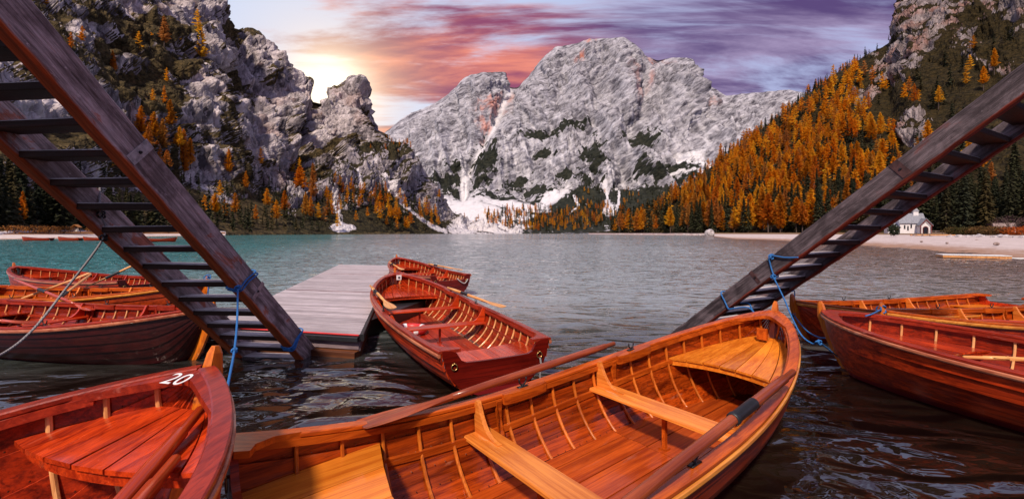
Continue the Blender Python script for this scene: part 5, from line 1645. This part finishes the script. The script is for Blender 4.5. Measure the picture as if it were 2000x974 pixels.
# ------------------------------------------------------------------ floating pier
def pier():
    u = np.array([0.975, -0.22]); u /= np.linalg.norm(u)          # across, left to right
    v = np.array([-0.242, 0.970])                                  # along, away from the camera
    zt = 0.28; wid = 2.42
    fr = np.array([-1.98, 5.46]); fl = fr - u * wid                # front right, front left corner
    root = thing('floating_pier', 'long grey plank floating pier with red front edge', 'pier', (fr[0], fr[1], 0))
    m = wood('pier_plank', (0.26, 0.22, 0.235), (0.52, 0.46, 0.485), 0, 0.55, 0.05, wear=0.2, wear_col=(0.25, 0.2, 0.2), vary=0.45)
    side = wood('pier_side', (0.08, 0.05, 0.06), (0.34, 0.26, 0.28), 0, 0.6, 0.05, wear=0.3, wear_col=(0.32, 0.07, 0.03))
    beam = wood('pier_beam', (0.05, 0.014, 0.007), (0.18, 0.055, 0.016), 0, 0.6, 0.1, wear=0.3, wear_col=(0.05, 0.03, 0.02))
    ang = math.atan2(u[1], u[0])
    pit = 0.148
    V = []
    W_ = pit - 0.016
    # plank mesh: parallelogram slab, x across
    vx = np.array([v @ u, v @ np.array([-u[1], u[0]])])            # along-direction in the plank frame
    def slab(w, ln, t0, t1, off=0.0):
        q = [(-ln + off * vx[0], off * vx[1]), (0 + off * vx[0], off * vx[1]), ((off + w) * vx[0], (off + w) * vx[1]), (-ln + (off + w) * vx[0], (off + w) * vx[1])]
        return MB().prism(q, 2, t0, t1)
    mb = slab(W_, wid, -0.028, 0.0)
    pm = mesh_np('plank', mb.v, mb.f); pm.materials.append(m)
    n = int(12.0 / pit); k = 0
    for i in range(n):
        gap = 0.05 if i in (27, 54) else 0.0
        p = v * (i * pit)
        link('plank', pm, None, root, loc=(p[0], p[1], zt + random.uniform(-0.002, 0.002)), rot=(0, 0, ang))
    Lp = n * pit
    # frame round the deck
    def strip(name, a, b, z0, z1, t, mat, out):
        a, b = np.array(a), np.array(b); d = (b - a); ln = np.linalg.norm(d); d /= ln; nn = np.array([d[1], -d[0]])
        an = math.atan2(d[1], d[0])
        mb = MB().bbox((0, -t if out else 0, z0), (ln, 0 if out else t, z1), 0.008)
        return mb.build(name, mat, root, loc=(a[0], a[1], 0), rot=(0, 0, an))
    o_ = np.zeros(2)
    F0, F1 = -u * wid, o_
    B1 = v * Lp; B0 = B1 - u * wid
    strip('edge_strip', F0, F1, zt - 0.016, zt + 0.006, 0.03, M['buoy'], True)
    strip('bumper', F0 - v * 0.031, F1 - v * 0.031, zt - 0.085, zt - 0.018, 0.05, M['rubber'], True)
    strip('fascia', F0 + v * 0.02, F1 + v * 0.02, zt - 0.20, zt - 0.03, 0.03, side, True)
    strip('lower_beam', F0 + v * 0.01, F1 + v * 0.01, -0.10, zt - 0.205, 0.12, beam, True)
    strip('bumper', F1 + u * 0.001, B1 + u * 0.001, zt - 0.085, zt + 0.004, 0.05, M['rubber'], True)
    strip('fascia', F1 - u * 0.03, B1 - u * 0.03, zt - 0.22, zt - 0.03, 0.03, side, True)
    strip('lower_beam', F1 - u * 0.12, B1 - u * 0.12, -0.10, zt - 0.205, 0.12, beam, True)
    strip('fascia', B0 + u * 0.03, F0 + u * 0.03, zt - 0.22, zt - 0.03, 0.03, side, True)
    for s0 in (0.3, 4.3, 8.3):
        q = F0 + u * 0.3 + v * s0
        mb = MB().box((0, 0, -0.35), (wid - 0.6, 3.2, zt - 0.03)); mb.build('float', M['rubber'], root, loc=(q[0], q[1], 0), rot=(0, 0, ang))
    for i in (27, 54):
        a = v * (i * pit - 0.03); strip('joint_strip', a - u * wid * 0.98, a - u * 0.05, zt + 0.004, zt + 0.009, 0.05, side, True)


pier()

# ------------------------------------------------------------------ ropes
def stairL(n, dy, dz):          # point on the left stair: tread number, sideways (towards the camera's right), up from the lower edge
    D = np.array([math.cos(1.467) * 0.190, math.sin(1.467) * 0.190, -0.184]); w = np.array([-math.sin(1.467), math.cos(1.467), 0])
    nrm = np.array([math.cos(1.467) * 0.184, math.sin(1.467) * 0.184, 0.190]); nrm /= np.linalg.norm(nrm)
    return np.array([-3.039, 2.522, 2.713]) + n * D - w * dy + nrm * dz


def stairR(n, dy, dz):
    th = 2.083
    D = np.array([math.cos(th) * 0.211, math.sin(th) * 0.211, -0.176]); w = np.array([-math.sin(th), math.cos(th), 0]) * -1
    nrm = np.array([math.cos(th) * 0.176, math.sin(th) * 0.176, 0.211]); nrm /= np.linalg.norm(nrm)
    return np.array([3.592, 4.886, 1.461]) + n * D - w * dy + nrm * dz


def wrap(f, n, sk=0.0, dep=None, th=0.105, g=0.010):
    dep = (0.262 if f is stairL else 0.212) if dep is None else dep
    return [f(n, -g, -g), f(n + sk * 0.2, th + g, -g), f(n + sk * 0.5, th + g, dep * 0.5), f(n + sk, th + g, dep + g), f(n + sk, -g, dep + g), f(n + sk * 0.5, -g, dep * 0.5), f(n, -g, -g)]


bow = bB.world((bB.L + 0.03, -0.045, 0.55))
top = stairL(9.0, 0.12, -0.012)
r0 = thing('mooring_rope', 'blue rope from the left stair down to the number 20 boat', 'rope', tuple(top * [1, 1, 0]))
def sub_rope(root, pts, r=0.0085, mat='blue', n=8, name='strand'):
    pts = np.asarray(pts) - np.array(root.location)
    mb = MB(); mb.tube(spline(pts, n), r, 7); return mb.build(name, M[mat], root, True)
def knot(root, p, r=0.028, mat='blue'):
    p = np.asarray(p) - np.array(root.location); a = np.linspace(0, 4 * math.pi, 30)
    q = np.stack([p[0] + r * 0.7 * np.cos(a), p[1] + r * 0.7 * np.sin(a * 1.5), p[2] + r * 0.9 * np.sin(a)], 1)
    mb = MB(); mb.tube(q, 0.0085, 6); return mb.build('knot', M[mat], root, True)
sub_rope(r0, wrap(stairL, 9.0, 0.3)); sub_rope(r0, wrap(stairL, 9.12, 0.35)); knot(r0, top)
md = 0.5 * (top + bow)
sub_rope(r0, [top, top * 0.72 + bow * 0.28 + np.array([0.02, 0, -0.05]), md + np.array([0.02, 0, -0.07]), top * 0.25 + bow * 0.75 + np.array([0.0, 0, -0.05]), bow]); knot(r0, md + np.array([0.02, 0, -0.07]), 0.018)
r1 = thing('lashing_rope', 'blue rope wrapped round the foot of the left stair', 'rope', tuple(stairL(13.6, 0.1, 0) * [1, 1, 0]))
for k in range(4): sub_rope(r1, wrap(stairL, 13.45 + 0.10 * k, 0.25 - 0.1 * k), 0.008)
# grey cable from the far stringer to the left
a0 = stairL(4.9, -0.733 - 0.02, 0.31); a1 = stairL(5.55, -0.733 + 0.02, 0.10); a2 = stairL(6.2, -0.74, -0.02)
r2 = thing('mooring_cable', 'grey cable from the left stair slanting down across the dark boats', 'rope', tuple(a2 * [1, 1, 0]))
sub_rope(r2, [a0, a0 * 0.5 + a1 * 0.5 + np.array([0.01, -0.02, 0.0]), a1 + np.array([0.01, -0.02, 0]), a2, W(120, 575, 3.6), W(60, 648, 3.3), W(0, 693, 3.05), W(-70, 715, 2.8)], 0.009, 'cable', 10)
knot(r2, a1, 0.03, 'iron'); knot(r2, a2, 0.028, 'iron')
# right stair ropes
st = bH1.world(tuple(bH1.stem_path[6] + np.array([0.05, 0, 0.05])))
r3 = thing('mooring_rope', 'blue rope looped from the right stair to the stem of the red clinker boat', 'rope', tuple(stairR(2.2, 0, 0) * [1, 1, 0]))
sub_rope(r3, wrap(stairR, 2.3, -0.5)); k0 = stairR(2.25, 0.12, -0.012); knot(r3, k0)
sub_rope(r3, [stairR(1.75, 0.116, 0.22), stairR(1.5, 0.122, 0.15), stairR(1.25, 0.12, 0.08), stairR(0.85, 0.12, 0.0)]); knot(r3, stairR(1.75, 0.12, 0.19), 0.026)
sub_rope(r3, [k0, W(1530, 580, 5.1), W(1548, 622, 4.95), W(1566, 655, 4.8), W(1588, 671, 4.65), W(1600, 668, 4.55), st]); knot(r3, W(1600, 668, 4.55), 0.024)
r4 = thing('lashing_rope', 'blue rope tied round the lower end of the right stair', 'rope', tuple(stairR(5.2, 0, 0) * [1, 1, 0]))
sub_rope(r4, wrap(stairR, 5.1, -0.2), 0.010); sub_rope(r4, [stairR(5.1, 0.12, -0.01), W(1460, 600, 5.5), W(1476, 616, 5.45)], 0.010); sub_rope(r4, [stairR(4.8, -0.1, 0.02), W(1462, 592, 5.7), W(1470, 606, 5.6), W(1478, 616, 5.45)], 0.010)
s3 = bH3.world(tuple(bH3.stem_path[10] + np.array([0.05, 0, 0])))
r5 = thing('mooring_rope', 'blue rope from the farthest right boat to the red clinker boat stem', 'rope', tuple(s3 * [1, 1, 0]))
e3 = bH1.world(tuple(bH1.stem_path[9] + np.array([0.05, 0.0, 0.0])))
sub_rope(r5, [s3, s3 * 0.6 + e3 * 0.4 - np.array([0, 0, 0.09]), s3 * 0.25 + e3 * 0.75 - np.array([0, 0, 0.07]), e3], 0.009)
sub_rope(r5, [stairR(3.9, -0.98, -0.02), W(1552, 570, 6.3), s3 + np.array([0.0, 0.0, 0.05])], 0.008); knot(r5, s3, 0.03)
s2 = bH2.world(tuple(bH2.stem_path[-2]))
r6 = thing('lashing_rope', 'blue rope tied on the stem of the orange boat at right', 'rope', tuple(s2 * [1, 1, 0]))
knot(r6, s2 - np.array([0, 0, 0.05]), 0.05); sub_rope(r6, [s2 - np.array([0, 0, 0.05]), W(1705, 612, 5.0), W(1690, 617, 4.95)], 0.008)
sF = bF.world(tuple(bF.stem_path[-2]))
r7 = thing('lashing_rope', 'blue rope bundle on the bow seen between the treads of the left stair', 'rope', tuple(sF * [1, 1, 0]))
knot(r7, sF, 0.06); knot(r7, sF + np.array([0.03, -0.03, -0.03]), 0.05); sub_rope(r7, [sF, sF + np.array([0.05, -0.05, -0.12]), sF + np.array([0.05, -0.06, -0.3])], 0.010)
# white rope over the stern of the small red boat, short chain on the stern ring of the middle boat
q = [bD.world((-0.03, -0.15, 0.45)), bD.world((-0.05, -0.25, 0.36)), bD.world((-0.05, -0.36, 0.32)), bD.world((-0.04, -0.45, 0.42))]
rope(q, 0.012, 'whiterope', 'white rope looped over the stern of the small red boat')
q = bC.world((-0.035, -bC.bt * 0.80, float(bC.sheer(0)) - 0.17))
rope([q, q + np.array([0.01, -0.01, -0.08]), q + np.array([0.0, -0.005, -0.17]), q + np.array([0.005, 0, -0.27])], 0.011, 'cable', 'short grey chain hanging from the right stern ring of the red boat', name='chain')

# ------------------------------------------------------------------ far boats and raft
def far_boat(px, py, ln_px, th, label):
    Y = 86.0 if px < 250 else 74.0
    x, y, _ = gp(px, Y, 0)
    L = ln_px * Y / FPX
    Boat(x, y, th, max(L, 4.6), 0.5, 0.72, 0.45, 2.6, 0.8, 0.55, 0.08, 0.3, 0.38, style='red', label=label, group='far red boats by the left beach', ribs=5, detail=False)


far_boat(101, 467, 60, R(178), 'far red boat, leftmost in the row by the left beach')
far_boat(158, 467, 48, R(176), 'far red boat, second from left in the row by the left beach')
far_boat(208, 467, 46, R(179), 'far red boat, third in the row, half behind the left stair')
far_boat(282, 471, 40, R(24), 'far red boat lying apart, seen between the treads of the left stair')


def raft():
    Y = 26.5
    x, y, _ = gp(1898, Y, 0)
    root = thing('swim_raft', 'white topped floating raft off the right beach', 'raft', (x, y, 0), R(-32))
    for i in range(12):
        a = -1.5 + i * 0.25
        MB().box((a, -0.75, 0.20), (a + 0.235, 0.75, 0.235)).build('plank', M['white'], root)
    MB().box((-1.48, -0.72, 0.06), (1.48, -0.66, 0.195)).build('side_board', M['rd_rib'], root)
    MB().box((-1.48, 0.66, 0.06), (1.48, 0.72, 0.195)).build('side_board', M['rd_rib'], root)
    MB().box((-1.48, -0.655, 0.06), (-1.42, 0.655, 0.195)).build('side_board', M['rd_rib'], root)
    MB().box((1.42, -0.655, 0.06), (1.48, 0.655, 0.195)).build('side_board', M['rd_rib'], root)
    for yy in (-0.4, 0.4):
        mb = MB(); mb.tube([(-1.35, yy, -0.02), (1.35, yy, -0.02)], 0.16, 12); mb.build('float', M['rubber'], root, True)
    MB().box((1.52, -0.3, 0.05), (2.3, 0.2, 0.10)).build('ramp', M['white'], root)


raft()

# ------------------------------------------------------------------ chapel and what stands round it
M['plaster'] = plain('white_plaster', (0.72, 0.69, 0.70), 0.85, 0, 0.08, 1.5, 0.2)
M['slate'] = plain('grey_slate', (0.20, 0.205, 0.24), 0.6, 0, 0.3, 3.0, 0.4)
M['redwood'] = plain('red_trim', (0.16, 0.02, 0.015), 0.6, 0, 0.2, 4, 0.2)
M['dark'] = plain('dark_glass', (0.012, 0.012, 0.016), 0.15, 0, 0.2, 4, 0.0)
M['ochre'] = plain('ochre_shutter', (0.42, 0.16, 0.03), 0.6, 0, 0.2, 4, 0.2)
M['greywood'] = plain('grey_timber', (0.25, 0.18, 0.16), 0.8, 0, 0.35, 3, 0.4)
M['stone'] = plain('pale_stone', (0.40, 0.36, 0.37), 0.9, 0, 0.35, 1.2, 0.6, 0.2)


def chapel():
    Y = 140.0; x, y, _ = gp(1776, Y, 0)
    root = thing('chapel', 'small white chapel with grey slate roof and red trimmed porch', 'chapel', (x, y, 1.45), R(-24)); root.scale = (0.92, 0.92, 0.92)
    # nave: x across the picture, ridge along x
    w, d, h, rh = 7.0, 5.2, 3.9, 3.2
    wall = MB(); wall.box((-w / 2, -d / 2, 0), (w / 2, d / 2, h)); wall.prism([(-d / 2, h), (d / 2, h), (0, h + rh - 0.2)], 0, -w / 2, w / 2)
    wall.build('wall', M['plaster'], root)
    rf = MB(); rf.prism([(-d / 2 - 0.35, h - 0.35), (0, h + rh), (d / 2 + 0.35, h - 0.35), (d / 2 + 0.35, h - 0.2), (0, h + rh + 0.18), (-d / 2 - 0.35, h - 0.2)], 0, -w / 2 - 0.3, w / 2 + 0.3)
    roof = rf.build('roof', M['slate'], root)
    tb = MB(); tb.box((0.9, -0.7, h + rh - 0.9), (2.3, 0.7, h + rh + 0.9)); tb.build('turret', M['plaster'], roof)
    tp = MB(); tp.add([(0.7, -0.9, h + rh + 0.9), (2.5, -0.9, h + rh + 0.9), (2.5, 0.9, h + rh + 0.9), (0.7, 0.9, h + rh + 0.9), (1.6, 0, h + rh + 2.6)], [(0, 1, 4), (1, 2, 4), (2, 3, 4), (3, 0, 4), (3, 2, 1, 0)]); tp.build('turret_roof', M['slate'], roof)
    # gabled wing and porch towards the camera on the right
    wg = MB(); wg.box((1.1, -d / 2 - 2.4, 0), (4.1, -d / 2 - 0.0, 3.0)); wg.prism([(1.1, 3.0), (4.1, 3.0), (2.6, 5.0)], 1, -d / 2 - 2.4, -d / 2); wg.build('porch_wall', M['plaster'], root)
    pr = MB(); pr.prism([(0.7, 2.65), (2.6, 5.15), (4.5, 2.65), (4.5, 2.85), (2.6, 5.38), (0.7, 2.85)], 1, -d / 2 - 3.0, -d / 2 + 1.2); proof = pr.build('porch_roof', M['slate'], root)
    tm = MB(); tm.prism([(0.72, 2.5), (2.6, 4.95), (4.48, 2.5), (4.3, 2.5), (2.6, 4.6), (0.9, 2.5)], 1, -d / 2 - 3.06, -d / 2 - 3.0); tm.build('gable_board', M['redwood'], proof)
    dr = MB(); a = np.linspace(0, math.pi, 9); pl = [(2.6 + 0.62, 0.0)] + [(2.6 + 0.62 * math.cos(t), 1.7 + 0.62 * math.sin(t)) for t in a] + [(2.6 - 0.62, 0.0)]
    dr.prism(pl, 1, -d / 2 - 2.46, -d / 2 - 2.40); dr.build('door', M['dark'], root)
    fr = MB(); fr.prism([(2.6 + 0.80, 0.0), (2.6 + 0.80, 1.7)] + [(2.6 + 0.80 * math.cos(t), 1.7 + 0.85 * math.sin(t)) for t in a] + [(2.6 - 0.80, 0.0)], 1, -d / 2 - 2.43, -d / 2 - 2.41); fr.build('door_frame', M['redwood'], root)
    for px_ in (1.2, 4.0):
        MB().box((px_ - 0.1, -d / 2 - 2.95, 0), (px_ + 0.1, -d / 2 - 2.75, 2.7)).build('porch_post', M['redwood'], root)
    for xx, zz, hh in ((-2.2, 1.7, 1.3), (-1.3, 1.2, 1.5), (-0.4, 2.0, 1.3)):
        o = MB().box((xx - 0.22, -d / 2 - 0.03, zz), (xx + 0.22, -d / 2 - 0.004, zz + hh)).build('window', M['dark'], root)
        MB().box((xx - 0.30, -d / 2 - 0.08, zz - 0.12), (xx + 0.30, -d / 2 - 0.006, zz - 0.01)).build('sill', M['stone'], o)
    # low annex on the left
    an = MB(); an.box((-w / 2 - 3.2, -2.0, 0), (-w / 2 + 0.02, 1.6, 2.2)); an.build('annex_wall', M['plaster'], root)
    ar = MB(); ar.prism([(-2.3, 2.1), (-0.2, 3.6), (1.9, 2.1), (1.9, 2.25), (-0.2, 3.8), (-2.3, 2.25)], 0, -w / 2 - 3.5, -w / 2 + 0.1); ar.build('annex_roof', M['slate'], root)
    for xx in (-5.9, -4.4):
        MB().box((xx - 0.45, -2.06, 0.9), (xx + 0.45, -2.004, 1.9)).build('shutter', M['ochre'], root)


chapel()


def hut():
    x, y, _ = gp(1960, 138, 0)
    root = thing('hut', 'pale small house half hidden by the bare bush at right', 'house', (x, y, 1.5), R(-35)); root.scale = (0.75, 0.75, 0.75)
    MB().box((-3, -2.2, 0), (3, 2.2, 2.7)).prism([(-2.2, 2.7), (2.2, 2.7), (0, 4.2)], 0, -3, 3).build('wall', M['plaster'], root)
    MB().prism([(-2.6, 2.35), (0, 4.3), (2.6, 2.35), (2.6, 2.5), (0, 4.5), (-2.6, 2.5)], 0, -3.3, 3.3)  .build('roof', M['greywood'], root)
    for xx in (-1.6, 0.2, 1.8):
        MB().box((xx - 0.4, -2.24, 1.0), (xx + 0.4, -2.205, 2.0)).build('window', M['dark'], root)


hut()

# railing along the bank right of the chapel
x, y, _ = gp(1900, 118, 0)
rl = thing('fence', 'pale post and rail fence on the bank right of the chapel', 'fence', (x, y, 1.15), R(-40))
for i in range(12): MB().box((-9 + i * 1.6, -0.06, 0), (-8.88 + i * 1.6, 0.06, 1.15)).build('post', M['greywood'], rl)
for z in (0.5, 0.95): MB().box((-9, -0.10, z), (8.8, -0.062, z + 0.12)).build('rail', M['greywood'], rl)
# timber stacks before the chapel
g = np.random.default_rng(9)
for k, (px_, Y) in enumerate([(1812, 100), (1826, 98), (1838, 96), (1800, 104)]):
    x, y, _ = gp(px_, Y, 0)
    o = thing('timber_stack', ['stack of long pale planks in front of the chapel porch', 'second plank stack right of the porch', 'plank stack nearest the bushes right of the chapel', 'low plank stack left of the other stacks before the chapel'][k], 'timber', (x, y, 0.85), R(-20 + 6 * k))
    for j in range(6):
        MB().bbox((-2.4 + g.uniform(-0.3, 0.3), -0.5 + 0.3 * (j % 3), 0.0 + 0.2 * (j // 3)), (2.4 + g.uniform(-0.4, 0.4), -0.24 + 0.3 * (j % 3), 0.17 + 0.2 * (j // 3)), 0.02).build('board', M['rd_rib'] if j % 2 else M['greywood'], o)


def boulder(px_, Y, z, r, label, seed, group=None, squash=0.8, mat='stone'):
    import bmesh
    bm = bmesh.new(); bmesh.ops.create_icosphere(bm, subdivisions=3, radius=1.0)
    V = np.array([v.co[:] for v in bm.verts]); n = fbm(V * 1.3, 3, seed); n2 = np.round(V @ np.random.default_rng(seed).normal(size=(3, 5)), 0).sum(1) * 0.05
    for v, a, b in zip(bm.verts, n, n2): v.co *= (1 + 0.28 * a + b * 0.6) * r; v.co.z *= squash
    me = bpy.data.meshes.new('boulder'); bm.to_mesh(me); bm.free()
    x, y, _ = gp(px_, Y, 0)
    return link('boulder', me, M[mat], None, label, 'rock', group, None, (x, y, z), (0, 0, seed * 1.3))


boulder(1386, 236, 1.1, 2.5, 'large pale boulder on the shore below the larches', 5, squash=1.05)
for k in range(26):
    px_ = g.uniform(1200, 1440); Y = np.interp(px_, [1200, 1260, 1320, 1400, 1450], [412, 352, 300, 255, 222]) * 0.995 + g.uniform(0, 4)
    boulder(px_, Y, 0.3, g.uniform(0.5, 1.3), 'small pale stone on the shoreline below the larches', 20 + k, 'stones along the far right shore')
for k in range(24):
    px_ = g.uniform(1850, 2010); t_ = np.interp(px_, [1800, 1900, 2000], [95, 77, 65]); boulder(px_, t_ + g.uniform(0, 6), 0.85, g.uniform(0.25, 0.6), 'grey stone in the row along the top of the right beach', 60 + k, 'stones at the top of the beach')
for k, (px_, py_) in enumerate([(1945, 490), (1908, 481), (1850, 484), (1800, 478)]):
    boulder(px_, [42, 62, 50, 58][k], [0.5, 0.5, 0.42, 0.42][k], [0.22, 0.2, 0.14, 0.15][k], ['dark stone lying on the pale gravel at far right', 'dark stone on the gravel above the raft', 'small stone on the gravel near the waterline', 'small stone on the gravel below the chapel'][k], 90 + k, mat='greywood')
# stones under water near the right boats show as brown shapes
# bushes
def bush(px_, Y, z, r, h, cols, label, seed, n=900, bare=False):
    g = np.random.default_rng(seed)
    x, y, _ = gp(px_, Y, 0)
    root = thing('bush', label, 'bush', (x, y, z))
    mb = MB()
    for k in range(26 if bare else 9):
        a = g.uniform(0, 6.28); t = g.uniform(0.3, 1.0)
        tip = np.array([math.cos(a) * r * t, math.sin(a) * r * t, h * g.uniform(0.6, 1.0)])
        mb.tube(spline([(0, 0, 0), tip * [0.25, 0.25, 0.45], tip * [0.65, 0.65, 0.8], tip], 4), np.linspace(0.06, 0.012, 13), 5)
    mb.build('branches', M['bark'], root)
    m = leaf_mat('bush_leaves_%d' % seed, cols, 0.2)
    u = g.normal(size=(n, 3)); u /= np.linalg.norm(u, axis=1)[:, None]; rad = g.uniform(0.35, 1.0, n) ** 0.6
    C = u * rad[:, None] * np.array([r, r, h * 0.5]) * (1 + 0.25 * fbm(u * 2, 2, seed))[:, None] + np.array([0, 0, h * 0.52])
    V = (C[:, None, :] + g.normal(0, 0.14 if not bare else 0.07, (n, 3, 3))).reshape(-1, 3)
    link('foliage', mesh_np('foliage', V, np.arange(len(V)).reshape(-1, 3)), m, root)


bush(1974, 112, 1.3, 4.6, 5.0, [(0.14, 0.08, 0.09), (0.20, 0.11, 0.12)], 'bare purplish bush in front of the small house', 1, 1500, True)
bush(1985, 92, 1.0, 3.2, 1.9, [(0.36, 0.07, 0.015), (0.46, 0.11, 0.02)], 'low orange red shrub on the bank at the right edge', 2, 1600)
for k, px_ in enumerate([1862, 1880, 1896, 1912, 1930, 1948]):
    bush(px_, 104 - k * 2, 1.1, 2.2, 2.0, [(0.05, 0.05, 0.015), (0.16, 0.08, 0.03)], ['brown green shrub at the left end of the hedge right of the chapel', 'second brown green shrub of the hedge', 'third brown green shrub of the hedge', 'fourth brown green shrub of the hedge', 'fifth brown green shrub of the hedge', 'last brown green shrub of the hedge beside the orange one'][k], 10 + k, 700)
bush(1746, 96, 0.95, 1.1, 2.6, [(0.02, 0.03, 0.015), (0.03, 0.04, 0.02)], 'small dark conifer bush below the chapel annex', 30, 900)
for k, px_ in enumerate([70, 125, 30, 185, 95, 280, 330, 400]):
    Y = np.interp(px_, [0, 90, 180, 300, 440], [117, 131, 154, 215, 292])
    bush(px_, Y, 1.4, 3.0, 2.6, [(0.26, 0.10, 0.02), (0.34, 0.14, 0.04)], 'orange brown shrub at the edge of the left forest', 40 + k, 500)
for b in [o for o in SC.objects if o.get('label') == 'orange brown shrub at the edge of the left forest']: b['group'] = 'shrubs along the left forest edge'
# small shelter on the left beach
x, y, _ = gp(149, 150, 0)
sh = thing('shelter', 'tiny orange roofed shelter on the left shore', 'shelter', (x, y, 1.6), R(15))
for a in (-0.8, 0.8):
    for b_ in (-0.6, 0.6): MB().box((a - 0.08, b_ - 0.08, 0), (a + 0.08, b_ + 0.08, 2.0)).build('post', M['greywood'], sh)
MB().prism([(-1.2, 1.95), (0, 2.9), (1.2, 1.95), (1.2, 2.1), (0, 3.05), (-1.2, 2.1)], 1, -1.0, 1.0).build('roof', M['ochre'], sh)
MB().box((-0.7, -0.1, 0.6), (0.7, 0.0, 1.7)).build('notice_board', M['white'], sh)
